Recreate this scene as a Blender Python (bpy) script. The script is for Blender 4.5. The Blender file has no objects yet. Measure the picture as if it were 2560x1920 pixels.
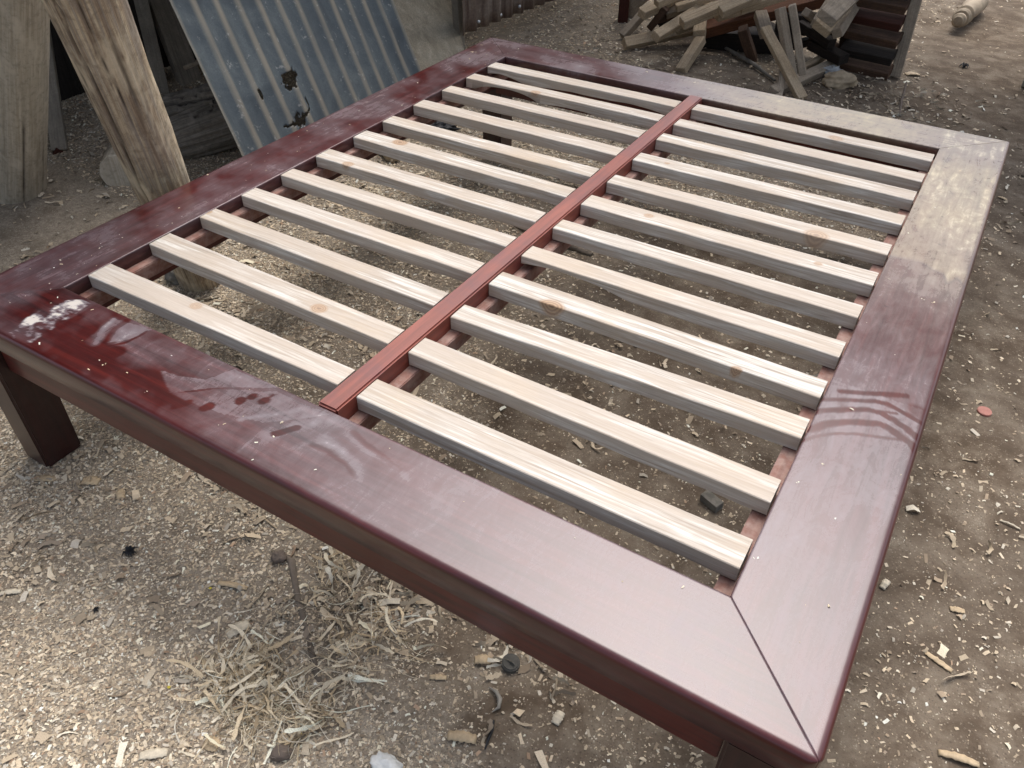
import bpy, bmesh, math, random
import numpy as np
from mathutils import Vector, Matrix, Quaternion, noise as mnoise
rng = np.random.default_rng(7)
random.seed(7)
R = math.radians
sc = bpy.context.scene
COL = sc.collection

# ------------------------------------------------------------------ camera
H = 0.465                       # height of the bed top above the ground
CM = np.array([[0.85515465, -0.34098843, 0.39043234],
               [0.5182426, 0.54549352, -0.65868158],
               [0.01162448, 0.76561329, 0.64319606]])
CP = np.array([1.65484903, -0.78245315, 1.00706754 + H])
FOC = 1984.7464
cam_d = bpy.data.cameras.new("camera")
cam = bpy.data.objects.new("camera", cam_d)
COL.objects.link(cam)
m = Matrix([list(r) + [0] for r in CM] + [[0, 0, 0, 1]])
cam.matrix_world = Matrix.Translation(Vector(CP)) @ m.to_quaternion().to_matrix().to_4x4()
cam_d.sensor_width = 36
cam_d.lens = FOC / 2560 * 36
cam_d.clip_start = 0.05
cam_d.clip_end = 300
sc.camera = cam

# ------------------------------------------------------------------ world, sun, exposure
SUN_EL, SUN_AZ = 63.0, -10.0     # azimuth from +Y towards +X
w = bpy.data.worlds.new("World"); sc.world = w; w.use_nodes = True
nt = w.node_tree; nt.nodes.clear()
sky = nt.nodes.new("ShaderNodeTexSky"); sky.sky_type = 'NISHITA'
sky.sun_disc = False
sky.sun_elevation = R(SUN_EL); sky.sun_rotation = R(SUN_AZ)
sky.air_density = 1.0; sky.dust_density = 6.0; sky.ozone_density = 1.0
hs = nt.nodes.new("ShaderNodeHueSaturation"); hs.inputs['Saturation'].default_value = 0.62
bg = nt.nodes.new("ShaderNodeBackground"); bg.inputs[1].default_value = 0.15
wo = nt.nodes.new("ShaderNodeOutputWorld")
nt.links.new(sky.outputs[0], hs.inputs['Color']); nt.links.new(hs.outputs[0], bg.inputs[0]); nt.links.new(bg.outputs[0], wo.inputs[0])
sd = bpy.data.lights.new("sun", 'SUN'); sd.energy = 0.9; sd.angle = R(42); sd.color = (1, .985, .99)
so = bpy.data.objects.new("sun", sd); COL.objects.link(so)
sdir = Vector((math.sin(R(SUN_AZ)) * math.cos(R(SUN_EL)), math.cos(R(SUN_AZ)) * math.cos(R(SUN_EL)), math.sin(R(SUN_EL))))
so.rotation_euler = sdir.to_track_quat('Z', 'Y').to_euler()
so.location = sdir * 20
vs = sc.view_settings
sc.display_settings.display_device = 'sRGB'
vs.view_transform = 'Standard'; vs.look = 'None'; vs.gamma = 1; vs.use_curve_mapping = False
vs.exposure = 0.7
sc.render.engine = 'CYCLES'

# ------------------------------------------------------------------ helpers
def ray(u, v):
    d = CM @ np.array([(u - 1280) / FOC, -(v - 960) / FOC, -1.0])
    return d / np.linalg.norm(d)
def W(u, v, z=0.0):             # survey of the photograph: the point of height z seen at (u, v)
    d = ray(u, v); return CP + d * ((z - CP[2]) / d[2])
def WX(u, v, x):
    d = ray(u, v); return CP + d * ((x - CP[0]) / d[0])
def WD(u, v, dist):
    return CP + ray(u, v) * dist

def tagp(o, label=None, cat=None, group=None, kind=None):
    if label: o['label'] = label
    if cat: o['category'] = cat
    if group: o['group'] = group
    if kind: o['kind'] = kind
    return o
def thing(name, label, cat, loc=(0, 0, 0), group=None):
    o = bpy.data.objects.new(name, None); COL.objects.link(o)
    o.location = loc; o.empty_display_size = .1
    return tagp(o, label, cat, group)
def put(me, name, mat, parent=None, smooth=False):
    if mat: me.materials.append(mat)
    if smooth: me.polygons.foreach_set('use_smooth', [True] * len(me.polygons))
    o = bpy.data.objects.new(name, me); COL.objects.link(o)
    if parent is not None:
        o.parent = parent
        o.location = -parent.location if parent.parent is None else (0, 0, 0)
    return o
def mesh(name, V, F, mat, parent=None, smooth=False):
    me = bpy.data.meshes.new(name)
    me.from_pydata([tuple(map(float, v)) for v in V], [], F); me.update()
    return put(me, name, mat, parent, smooth)
def npmesh(name, V, F, mat, parent=None, smooth=False, cols=None):
    """V (n,3), F (m,k) all faces with k corners"""
    V = np.asarray(V, np.float32); F = np.asarray(F, np.int32); k = F.shape[1]
    me = bpy.data.meshes.new(name)
    me.vertices.add(len(V)); me.vertices.foreach_set('co', V.ravel())
    me.loops.add(F.size); me.loops.foreach_set('vertex_index', F.ravel())
    me.polygons.add(len(F)); me.polygons.foreach_set('loop_start', np.arange(0, F.size, k, dtype=np.int32))
    me.polygons.foreach_set('loop_total', np.full(len(F), k, np.int32))
    me.update(calc_edges=True); me.validate()
    if cols is not None:
        a = me.color_attributes.new('tint', 'FLOAT_COLOR', 'POINT')
        c = np.ones((len(V), 4), np.float32); c[:, :3] = cols; a.data.foreach_set('color', c.ravel())
    return put(me, name, mat, parent, smooth)
def recentre(o):
    """origin to the middle of the mesh's base"""
    me = o.data; n = len(me.vertices); c = np.empty(n * 3, np.float32); me.vertices.foreach_get('co', c); c = c.reshape(-1, 3)
    p = np.array([(c[:, 0].min() + c[:, 0].max()) / 2, (c[:, 1].min() + c[:, 1].max()) / 2, c[:, 2].min()], np.float32)
    c -= p; me.vertices.foreach_set('co', c.ravel()); me.update()
    o.location = Vector(o.location) + Vector([float(q) for q in p]); return o
def beam_bm(p1, p2, wd, ht, roll=0.0, bev=.0025, segs=1, rough=0.0, up=(0, 0, 1)):
    p1, p2 = Vector(p1), Vector(p2); d = (p2 - p1); L = d.length; d.normalize()
    u = Vector(up); s = d.cross(u)
    if s.length < 1e-3: s = Vector((1, 0, 0))
    s.normalize(); t = s.cross(d)
    q = Quaternion(d, roll); s = q @ s; t = q @ t
    bm = bmesh.new()
    vs_ = []
    for i in range(segs + 1):
        c = p1 + d * (L * i / segs)
        if rough and 0 < i < segs: c = c + s * random.gauss(0, rough) + t * random.gauss(0, rough)
        vs_.append([bm.verts.new(c + s * a * wd / 2 + t * b * ht / 2) for a, b in ((-1, -1), (1, -1), (1, 1), (-1, 1))])
    for i in range(segs):
        for k in range(4):
            bm.faces.new((vs_[i][k], vs_[i][(k + 1) % 4], vs_[i + 1][(k + 1) % 4], vs_[i + 1][k]))
    bm.faces.new(vs_[0][::-1]); bm.faces.new(vs_[-1])
    bmesh.ops.recalc_face_normals(bm, faces=bm.faces)
    if bev: bmesh.ops.bevel(bm, geom=[e for e in bm.edges if e.calc_face_angle(0) > .5], offset=bev, segments=1, affect='EDGES')
    # grain coordinates: x along the piece
    uv = bm.loops.layers.uv.new('UVMap'); off = random.random() * 9
    for f in bm.faces:
        for l in f.loops:
            r = l.vert.co - p1
            l[uv].uv = (r.dot(d) + off, r.dot(s) + r.dot(t) * 1.31 + off)
    return bm
def bm_obj(bm, name, mat, parent=None, smooth=False):
    me = bpy.data.meshes.new(name); bm.to_mesh(me); bm.free()
    return put(me, name, mat, parent, smooth)
def beam(name, p1, p2, wd, ht, mat, parent=None, **k):
    return bm_obj(beam_bm(p1, p2, wd, ht, **k), name, mat, parent)
def box(name, x0, x1, y0, y1, z0, z1, mat, parent=None, bev=.002):
    bm = bmesh.new()
    v = [bm.verts.new(p) for p in ((x0, y0, z0), (x1, y0, z0), (x1, y1, z0), (x0, y1, z0), (x0, y0, z1), (x1, y0, z1), (x1, y1, z1), (x0, y1, z1))]
    for f in ((3, 2, 1, 0), (4, 5, 6, 7), (0, 1, 5, 4), (1, 2, 6, 5), (2, 3, 7, 6), (3, 0, 4, 7)): bm.faces.new([v[i] for i in f])
    if bev: bmesh.ops.bevel(bm, geom=list(bm.edges), offset=bev, segments=2, affect='EDGES')
    uv = bm.loops.layers.uv.new('UVMap'); lx = (x1 - x0) > (y1 - y0)
    for f in bm.faces:
        for l in f.loops:
            c = l.vert.co; l[uv].uv = ((c.x if lx else c.y), (c.y if lx else c.x) + c.z * 1.3)
    return bm_obj(bm, name, mat, parent)

# ------------------------------------------------------------------ materials
class N:
    def __init__(s, name):
        s.m = bpy.data.materials.new(name); s.m.use_nodes = True; s.t = s.m.node_tree
        s.b = s.t.nodes['Principled BSDF']
    def n(s, t, **k):
        x = s.t.nodes.new(t)
        for a, b in k.items():
            if hasattr(x, a): setattr(x, a, b)
        return x
    def l(s, a, b): s.t.links.new(a, b)
    def coord(s, kind='Object', scale=(1, 1, 1), rand=0.0):
        tc = s.n('ShaderNodeTexCoord'); mp = s.n('ShaderNodeMapping'); mp.inputs['Scale'].default_value = scale
        s.l(tc.outputs[kind], mp.inputs[0])
        if rand:
            oi = s.n('ShaderNodeObjectInfo'); mu = s.n('ShaderNodeMath', operation='MULTIPLY'); mu.inputs[1].default_value = rand
            s.l(oi.outputs['Random'], mu.inputs[0]); cx = s.n('ShaderNodeCombineXYZ')
            for i in range(3): s.l(mu.outputs[0], cx.inputs[i])
            s.l(cx.outputs[0], mp.inputs['Location'])
        return mp.outputs[0]
    def noise(s, co, scale, detail=4, rough=.55, dist=0.0):
        x = s.n('ShaderNodeTexNoise'); x.inputs['Scale'].default_value = scale; x.inputs['Detail'].default_value = detail
        x.inputs['Roughness'].default_value = rough; x.inputs['Distortion'].default_value = dist
        s.l(co, x.inputs['Vector']); return x.outputs['Fac']
    def vor(s, co, scale, feat='F1', out='Distance', rnd=1.0):
        x = s.n('ShaderNodeTexVoronoi', feature=feat); x.inputs['Scale'].default_value = scale; x.inputs['Randomness'].default_value = rnd
        s.l(co, x.inputs['Vector']); return x.outputs[out]
    def ramp(s, f, stops):
        x = s.n('ShaderNodeValToRGB'); e = x.color_ramp.elements
        while len(e) < len(stops): e.new(.5)
        for i, (p, c) in enumerate(stops):
            e[i].position = p; e[i].color = (c, c, c, 1) if isinstance(c, (int, float)) else (*c, 1)
        s.l(f, x.inputs[0]); return x.outputs[0]
    def mix(s, f, a, b, mode='MIX'):
        x = s.n('ShaderNodeMix', data_type='RGBA', blend_type=mode)
        for sock, v in ((0, f), (6, a), (7, b)):
            if isinstance(v, (int, float)): x.inputs[sock].default_value = v if sock == 0 else (v, v, v, 1)
            elif isinstance(v, tuple): x.inputs[sock].default_value = (*v, 1)
            else: s.l(v, x.inputs[sock])
        return x.outputs[2]
    def math(s, op, a, b=0.0, c=None, clamp=False):
        x = s.n('ShaderNodeMath', operation=op); x.use_clamp = clamp
        for i, v in enumerate((a, b, c)):
            if v is None: continue
            if isinstance(v, (int, float)): x.inputs[i].default_value = v
            else: s.l(v, x.inputs[i])
        return x.outputs[0]
    def attr(s, name, out='Fac'):
        x = s.n('ShaderNodeAttribute', attribute_name=name); return x.outputs[out]
    def set(s, **k):
        for a, v in k.items():
            i = s.b.inputs[a.replace('_', ' ')]
            if isinstance(v, (int, float)): i.default_value = v
            elif isinstance(v, tuple): i.default_value = (*v, 1) if len(v) == 3 else v
            else: s.l(v, i)
        return s
    def bump(s, h, strength=.3, dist=.01):
        x = s.n('ShaderNodeBump'); x.inputs['Strength'].default_value = strength; x.inputs['Distance'].default_value = dist
        s.l(h, x.inputs['Height']); s.l(x.outputs[0], s.b.inputs['Normal']); return s

def varnish(name, along='X', dusty=True):
    s = N(name)
    sx = (1.5, 22, 22) if along == 'X' else ((22, 1.5, 22) if along == 'Y' else (22, 22, 1.5))
    co = s.coord('Object', sx); o1 = s.coord('Object')
    g = s.noise(co, 3.0, 6, .6, .6)
    big = s.noise(o1, 3.2, 3)
    base = s.ramp(g, [(.3, (.022, .0022, .0022)), (.5, (.046, .0038, .0034)), (.72, (.085, .008, .005))] if dusty else [(.3, (.028, .0035, .003)), (.5, (.075, .0065, .005)), (.72, (.115, .013, .008))])
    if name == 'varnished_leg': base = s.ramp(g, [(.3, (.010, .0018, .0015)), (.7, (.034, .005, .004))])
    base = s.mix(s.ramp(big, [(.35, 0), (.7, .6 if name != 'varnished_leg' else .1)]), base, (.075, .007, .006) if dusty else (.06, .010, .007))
    fine = s.noise(o1, 900, 2, .7)
    sm = s.noise(o1, 14, 5, .62, 1.6)
    if dusty:
        d = s.attr('dust')
        d = s.math('MULTIPLY', d, s.math('MULTIPLY_ADD', sm, 1.1, .42))
        wp = s.coord('Object', (34, 12, 30)); sm2 = s.noise(wp, 1.0, 6, .68, 1.2)
        d = s.math('MULTIPLY', d, s.math('MULTIPLY_ADD', sm2, 1.9, .10))
        d = s.math('MULTIPLY', d, s.math('MULTIPLY_ADD', g, 1.3, .35))
        d = s.math('MULTIPLY', d, s.math('MULTIPLY_ADD', fine, .9, .55), clamp=True)
    else:
        d = s.math('MULTIPLY', s.math('MULTIPLY', sm, fine), .12, clamp=True)
    cr = s.attr('cream_sheen') if dusty else 0.0
    dc = s.mix(cr, (.26, .24, .262), (.60, .53, .36)) if dusty else (.40, .34, .31)  # cream is partly dust, partly gold glare painted into the colour
    col = s.mix(d, base, dc)
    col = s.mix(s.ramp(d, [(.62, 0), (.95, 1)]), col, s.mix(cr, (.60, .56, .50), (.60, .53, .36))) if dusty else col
    if dusty:
        st = s.attr('stain')
        col = s.mix(s.math('MULTIPLY', st, s.math('MULTIPLY_ADD', fine, .8, .3), clamp=True), col, (.035, .028, .03))
    s.set(Base_Color=col, Roughness=s.math('MULTIPLY_ADD', d, .35, .34), Coat_Weight=.9 if dusty else .28, Coat_IOR=1.5,
          Coat_Roughness=s.math('MULTIPLY_ADD', d, .34, .13 if not dusty else .17))
    s.set(Specular_IOR_Level=.15 if dusty else .3, Sheen_Weight=s.math('MULTIPLY', d, .12), Sheen_Roughness=.35, Sheen_Tint=(.9, .85, .8))
    h = s.math('ADD', s.math('MULTIPLY', g, .5), s.math('MULTIPLY', fine, .12))
    s.bump(h, .16, .002)
    return s.m
M = {}
M['plank_x'] = varnish('varnished_mahogany_x', 'X'); M['plank_y'] = varnish('varnished_mahogany_y', 'Y')
M['rail_x'] = varnish('varnished_rail_x', 'X', False); M['rail_y'] = varnish('varnished_rail_y', 'Y', False)
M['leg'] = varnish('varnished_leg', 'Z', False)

def beam_red():
    s = N('thinly_stained_beam')
    co = s.coord('Object', (30, 1.3, 30)); o1 = s.coord('Object')
    g = s.noise(co, 3, 5, .6, .4); big = s.noise(o1, 5, 4, .6, .5)
    c = s.ramp(g, [(.3, (.15, .034, .022)), (.7, (.27, .065, .04))])
    c = s.mix(s.ramp(big, [(.42, 0), (.75, .8)]), c, (.10, .035, .045))
    s.set(Base_Color=c, Roughness=.42, Coat_Weight=.35, Coat_Roughness=.3)
    s.bump(g, .12, .002); return s.m
M['beam'] = beam_red()
def ledger_m():
    s = N('dusty_ledger')
    co = s.coord('Object', (30, 2, 30)); o1 = s.coord('Object')
    g = s.noise(co, 3, 5); d = s.noise(o1, 40, 5, .7)
    c = s.ramp(g, [(.3, (.13, .045, .032)), (.7, (.24, .105, .075))])
    c = s.mix(s.ramp(d, [(.4, .1), (.7, .75)]), c, (.33, .25, .215))
    s.set(Base_Color=c, Roughness=.7); return s.m
M['ledger'] = ledger_m()

def pale_wood():
    s = N('pale_sawn_wood')
    co = s.coord('Object', (.9, 34, 34), rand=7); c2 = s.coord('Object', (.9, 9, 9), rand=3); o1 = s.coord('Object', rand=5)
    g = s.noise(co, 3, 7, .65, .9); g2 = s.noise(c2, 2.3, 3, .5, 1.8); fine = s.noise(s.coord('Object', (9, 260, 260), rand=2), 3, 3, .7)
    c = s.ramp(g, [(.31, (.23, .19, .145)), (.42, (.39, .345, .285)), (.50, (.54, .51, .455)), (.60, (.70, .695, .65))])
    c = s.mix(s.ramp(g2, [(.44, .0), (.54, .7)]), c, (.43, .36, .285))
    c = s.mix(s.ramp(s.noise(o1, 4.5, 3), [(.5, 0), (.72, .38)]), c, (.54, .42, .28))
    c = s.mix(s.ramp(fine, [(.35, .55), (.6, 0)]), c, (.34, .29, .25))
    kn = s.attr('knot')
    ring = s.ramp(s.math('FRACT', s.math('MULTIPLY', kn, 5.0)), [(0, (.20, .10, .045)), (.5, (.46, .29, .15)), (1, (.24, .125, .06))])
    c = s.mix(s.ramp(kn, [(.12, 0), (.38, .75)]), c, ring)
    c = s.mix(s.ramp(kn, [(.75, 0), (.95, .85)]), c, (.13, .065, .035))
    st = s.attr('stain')
    c = s.mix(s.math('MULTIPLY', st, s.math('MULTIPLY_ADD', g, 1.0, .3), clamp=True), c, (.10, .07, .055))
    oi = s.n('ShaderNodeObjectInfo')
    c = s.mix(s.math('MULTIPLY', oi.outputs['Random'], .40), c, (.50, .43, .36))
    s.set(Base_Color=c, Roughness=.62, Specular_IOR_Level=.35)
    s.bump(s.math('ADD', fine, s.math('MULTIPLY', g, .6)), .22, .0015); return s.m
M['slat'] = pale_wood()

def rough_wood(name, a, b, c_, dirt=(.10, .085, .07), dirt_amt=.4, scale=1.0, grey=None):
    s = N(name)
    tc = s.n('ShaderNodeTexCoord'); mp = s.n('ShaderNodeMapping'); mp.inputs['Scale'].default_value = (2 * scale, 34 * scale, 1)
    s.l(tc.outputs['UV'], mp.inputs[0]); co = mp.outputs[0]; o1 = s.coord('Object', rand=4)
    g = s.noise(co, 3, 6, .65, .7); d = s.noise(o1, 9, 5, .65, .4); f = s.noise(o1, 120, 3, .7)
    col = s.ramp(g, [(.28, a), (.5, b), (.75, c_)])
    col = s.mix(s.ramp(d, [(.38, dirt_amt), (.66, 0)]), col, dirt)
    oi = s.n('ShaderNodeObjectInfo')
    col = s.mix(s.math('MULTIPLY', oi.outputs['Random'], .35), col, grey or b)
    col = s.mix(s.ramp(f, [(.42, .25), (.6, 0)]), col, dirt)
    s.set(Base_Color=col, Roughness=.85, Specular_IOR_Level=.2)
    s.bump(s.math('ADD', g, s.math('MULTIPLY', f, .5)), .45, .004); return s.m
M['offcut'] = rough_wood('weathered_offcut', (.30, .215, .13), (.53, .415, .275), (.68, .56, .40), dirt_amt=.35)
M['offcut_grey'] = rough_wood('grey_offcut', (.23, .185, .135), (.41, .34, .255), (.54, .46, .35), dirt_amt=.45)
M['offcut_dark'] = rough_wood('dark_stained_offcut', (.045, .026, .017), (.11, .062, .038), (.18, .11, .068), dirt=(.03, .022, .018), dirt_amt=.6)
M['board_brown'] = rough_wood('rust_brown_board', (.07, .028, .014), (.15, .06, .028), (.22, .10, .05), dirt=(.05, .03, .02))
M['black_wood_and_shade'] = rough_wood('dark_wood_and_shade', (.012, .010, .009), (.028, .022, .018), (.06, .045, .035), dirt=(.01, .008, .007))  # near-black wood; in the pile it also paints the shade between offcuts
M['redpost'] = rough_wood('dark_red_post', (.03, .010, .006), (.06, .018, .012), (.09, .030, .02), dirt=(.04, .02, .015))
M['shadow_post'] = rough_wood('dusty_post', (.16, .14, .115), (.26, .235, .19), (.34, .305, .25), dirt=(.10, .085, .07))

def log_m(name, cols, cr=True, sc_=1.0):
    s = N(name)
    tc = s.n('ShaderNodeTexCoord'); mp = s.n('ShaderNodeMapping'); mp.inputs['Scale'].default_value = (1.6 * sc_, 7, 1)
    s.l(tc.outputs['UV'], mp.inputs[0]); co = mp.outputs[0]
    mp2 = s.n('ShaderNodeMapping'); mp2.inputs['Scale'].default_value = (6, 60, 1); s.l(tc.outputs['UV'], mp2.inputs[0])
    g = s.noise(co, 1.6, 5, .6, .35); g2 = s.noise(co, 3.1, 4, .6, .3); f = s.noise(mp2.outputs[0], 2, 5, .7, .3)
    c = s.ramp(g, [(.30, cols[0]), (.45, cols[1]), (.56, cols[2]), (.72, cols[3])])
    c = s.mix(s.ramp(g2, [(.46, 0), (.60, .75)]), c, cols[4])
    c = s.mix(s.ramp(f, [(.36, .6), (.55, 0)]), c, cols[0])
    sp = s.noise(s.coord('Object'), 55, 5, .7, .3); c = s.mix(s.ramp(sp, [(.36, .55), (.52, 0)]), c, tuple(q * .55 for q in cols[1])); c = s.mix(s.ramp(s.noise(s.coord('Object', (1, 1, .35)), 16, 4, .6), [(.52, 0), (.66, .6)]), c, cols[3])
    ck = s.attr('crack')
    c = s.mix(s.math('MULTIPLY', ck, .92, clamp=True), c, (.025, .018, .018))
    s.set(Base_Color=c, Roughness=.75, Specular_IOR_Level=.25)
    s.bump(s.math('ADD', s.math('MULTIPLY', g2, .8), f), .5, .005); return s.m
M['log'] = log_m('peeled_log', [(.17, .125, .09), (.36, .275, .185), (.56, .46, .31), (.74, .64, .46), (.35, .315, .265)])
M['log_grey'] = log_m('dusty_round_post', [(.31, .27, .205), (.48, .43, .34), (.56, .51, .41), (.64, .585, .48), (.47, .41, .32)])
M['stump'] = log_m('dusty_gnarled_wood', [(.10, .088, .07), (.24, .215, .18), (.32, .29, .245), (.38, .35, .30), (.22, .20, .165)])

def galv():
    s = N('weathered_galvanised_sheet')
    tc = s.n('ShaderNodeTexCoord'); uv = tc.outputs['UV']; o1 = s.coord('Object')
    mp = s.n('ShaderNodeMapping'); mp.inputs['Scale'].default_value = (30, 3, 1); s.l(uv, mp.inputs[0])
    st = s.noise(mp.outputs[0], 1, 5, .6, .3); big = s.noise(o1, 5, 5, .6, .8); f = s.noise(o1, 160, 4, .7)
    c = s.ramp(big, [(.3, (.050, .063, .073)), (.5, (.080, .099, .110)), (.7, (.125, .148, .155))])
    c = s.mix(s.ramp(f, [(.4, .35), (.62, 0)]), c, (.045, .055, .065))
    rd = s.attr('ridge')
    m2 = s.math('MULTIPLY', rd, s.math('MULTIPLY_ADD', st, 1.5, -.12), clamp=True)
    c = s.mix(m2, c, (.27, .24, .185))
    ru = s.attr('rust'); c = s.mix(ru, c, (.10, .075, .055))
    c = s.mix(s.ramp(s.noise(o1, 26, 3, .7), [(.62, 0), (.72, .5)]), c, (.38, .38, .36))
    s.set(Base_Color=c, Roughness=.68, Metallic=.2, Specular_IOR_Level=.3)
    s.bump(s.math('ADD', big, s.math('MULTIPLY', f, .3)), .2, .004); return s.m
M['galv'] = galv()
def rusty():
    s = N('rusty_brown_sheet'); o1 = s.coord('Object')
    mp = s.coord('Object', (6, 6, .8))
    a = s.noise(mp, 4, 5, .6, .5); f = s.noise(o1, 90, 4, .7)
    c = s.ramp(a, [(.3, (.09, .055, .042)), (.5, (.19, .14, .105)), (.7, (.31, .26, .21))])
    c = s.mix(s.ramp(f, [(.45, .3), (.6, 0)]), c, (.04, .025, .02))
    s.set(Base_Color=c, Roughness=.7, Metallic=.15); s.bump(f, .2, .003); return s.m
M['rusty'] = rusty()
def board_m():
    s = N('dusty_fibre_board'); o1 = s.coord('Object', (1, 1, 1)); mp = s.coord('Object', (7, 7, 2))
    a = s.noise(mp, 3, 5, .6, .6); b = s.noise(o1, 4, 4); f = s.noise(o1, 140, 4, .75)
    c = s.ramp(a, [(.3, (.24, .21, .155)), (.55, (.36, .32, .24)), (.75, (.47, .42, .33))])
    c = s.mix(s.ramp(f, [(.42, .5), (.6, 0)]), c, (.17, .145, .11))
    c = s.mix(s.ramp(b, [(.5, 0), (.7, .4)]), c, (.25, .25, .21))
    c = s.mix(s.attr('stain'), c, (.42, .38, .30))
    s.set(Base_Color=c, Roughness=.85, Specular_IOR_Level=.2); s.bump(f, .3, .003); return s.m
M['board'] = board_m()

def ground_m():
    s = N('trodden_sawdust_earth'); o1 = s.coord('Object')
    a = s.noise(o1, 1.3, 5, .6, .4); b = s.noise(o1, 9, 6, .65, .3); f = s.noise(o1, 70, 5, .75); f2 = s.noise(o1, 420, 3, .7)
    earth = s.ramp(b, [(.3, (.082, .060, .041)), (.5, (.128, .095, .066)), (.7, (.185, .145, .106))])
    dust = s.ramp(f, [(.3, (.20, .17, .13)), (.5, (.33, .285, .22)), (.7, (.46, .41, .33))])
    cov = s.attr('cover_and_shade')
    k = s.math('MULTIPLY_ADD', s.math('SUBTRACT', b, .5), 1.6, cov, clamp=True)
    c = s.mix(k, earth, dust)
    # tiny pale and dark flecks
    v = s.n('ShaderNodeTexVoronoi'); v.inputs['Scale'].default_value = 230; s.l(o1, v.inputs['Vector'])
    sp = s.n('ShaderNodeSeparateColor'); s.l(v.outputs['Color'], sp.inputs[0])
    fl = s.math('MULTIPLY', s.math('GREATER_THAN', sp.outputs[0], .80), s.math('LESS_THAN', v.outputs['Distance'], .42))
    c = s.mix(s.math('MULTIPLY', fl, s.math('MULTIPLY_ADD', k, .5, .25)), c, (.50, .44, .34))
    dk = s.math('MULTIPLY', s.math('LESS_THAN', sp.outputs[1], .13), s.math('LESS_THAN', v.outputs['Distance'], .45))
    c = s.mix(s.math('MULTIPLY', dk, .5), c, (.06, .045, .035))
    c = s.mix(s.ramp(f2, [(.35, .35), (.55, 0)]), c, (.09, .07, .052))
    c = s.mix(s.ramp(a, [(.42, .30), (.6, 0)]), c, (.12, .10, .08))
    s.set(Base_Color=c, Roughness=.95, Specular_IOR_Level=.12)
    h = s.math('ADD', s.math('MULTIPLY', f, 1.0), s.math('MULTIPLY', f2, .35)); s.bump(h, .7, .004); return s.m
M['ground'] = ground_m()
def chips_m(name='sawdust_chips'):
    s = N(name); o1 = s.coord('Object'); f = s.noise(o1, 500, 2)
    a = s.attr('tint', 'Color'); c = s.mix(s.ramp(f, [(.3, .35), (.6, 0)]), a, (.20, .155, .11))
    s.set(Base_Color=c, Roughness=.8, Specular_IOR_Level=.2); return s.m
M['chips'] = chips_m()
def plain(name, col, rough=.8, spread=.35, sc_=60, bump=.3, **k):
    s = N(name); o1 = s.coord('Object'); f = s.noise(o1, sc_, 5, .65)
    s.set(Base_Color=s.mix(s.ramp(f, [(.35, 1.0), (.65, 0)]), col, tuple(q * (1 - spread) for q in col)), Roughness=rough, **k)
    s.bump(f, bump, .003); return s.m
M['shaving'] = plain('shaving', (.52, .40, .25), .7, .3, 90)
M['shaving_w'] = plain('white_shaving', (.62, .55, .42), .7, .25, 90)
M['dark_disc'] = plain('dark_rubber', (.085, .08, .068), .8)
M['char'] = plain('black_scrap', (.012, .013, .016), .6)
M['stone_pale'] = plain('pale_stone', (.50, .40, .27), .85, .4, 25)
M['stone_dark'] = plain('brown_stone', (.16, .125, .10), .9, .4, 25)
M['plastic'] = plain('thin_plastic', (.50, .52, .52), .35, .3, 20)
M['wrapper'] = plain('white_wrapper', (.72, .73, .70), .5, .25, 40)
M['pinkdisc'] = plain('pink_disc', (.42, .17, .13), .6, .2)
M['bark'] = plain('grey_bark', (.20, .185, .155), .9, .5, 40)
M['tusk'] = plain('grey_curved_peel', (.30, .275, .23), .6, .35, 60)
M['screw'] = plain('zinc_screw_cap', (.55, .57, .57), .4, .15, 60, Metallic=.5)
M['yellow'] = plain('yellow_petal', (.62, .50, .06), .6, .2)
M['root'] = plain('earth_caked_root', (.17, .14, .11), .95, .45, 30)
M['turned'] = plain('turned_pale_wood', (.42, .34, .24), .7, .35, 14)
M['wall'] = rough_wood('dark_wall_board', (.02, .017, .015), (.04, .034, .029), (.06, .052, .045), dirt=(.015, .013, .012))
M['roofing'] = plain('roof_sheet', (.13, .105, .085), .7, .35, 6)

# ------------------------------------------------------------------ ground
_ph = rng.uniform(0, 6.28, (14, 2)); _fr = rng.uniform(1.2, 13, 14); _an = rng.uniform(0, 6.28, 14)
def gh(x, y):
    x = np.asarray(x, float); y = np.asarray(y, float); h = np.zeros_like(x)
    for i in range(14):
        h += .016 / _fr[i] ** .8 * np.sin(_fr[i] * (x * math.cos(_an[i]) + y * math.sin(_an[i])) + _ph[i, 0]) * .5
    h += .16 * np.exp(-(((x + 1.75) / .35) ** 2 + ((y - 1.6) / .7) ** 2))
    h -= h * 0
    return h
def vnoise(x, y, s, seed=0):
    """smooth value noise 0..1"""
    r = np.random.default_rng(100 + seed); T = r.random((64, 64))
    X = np.asarray(x) * s + 31.7; Y = np.asarray(y) * s + 17.3
    xi = np.floor(X).astype(int); yi = np.floor(Y).astype(int); fx = X - xi; fy = Y - yi
    fx = fx * fx * (3 - 2 * fx); fy = fy * fy * (3 - 2 * fy)
    a = T[xi % 64, yi % 64]; b = T[(xi + 1) % 64, yi % 64]; c = T[xi % 64, (yi + 1) % 64]; d = T[(xi + 1) % 64, (yi + 1) % 64]
    return (a * (1 - fx) + b * fx) * (1 - fy) + (c * (1 - fx) + d * fx) * fy
def fbm(x, y, s, seed=0, o=4):
    t = 0; a = .5; k = 0
    for i in range(o): t = t + a * vnoise(x, y, s * 2 ** i, seed + i); k += a; a *= .55
    return t / k
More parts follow.
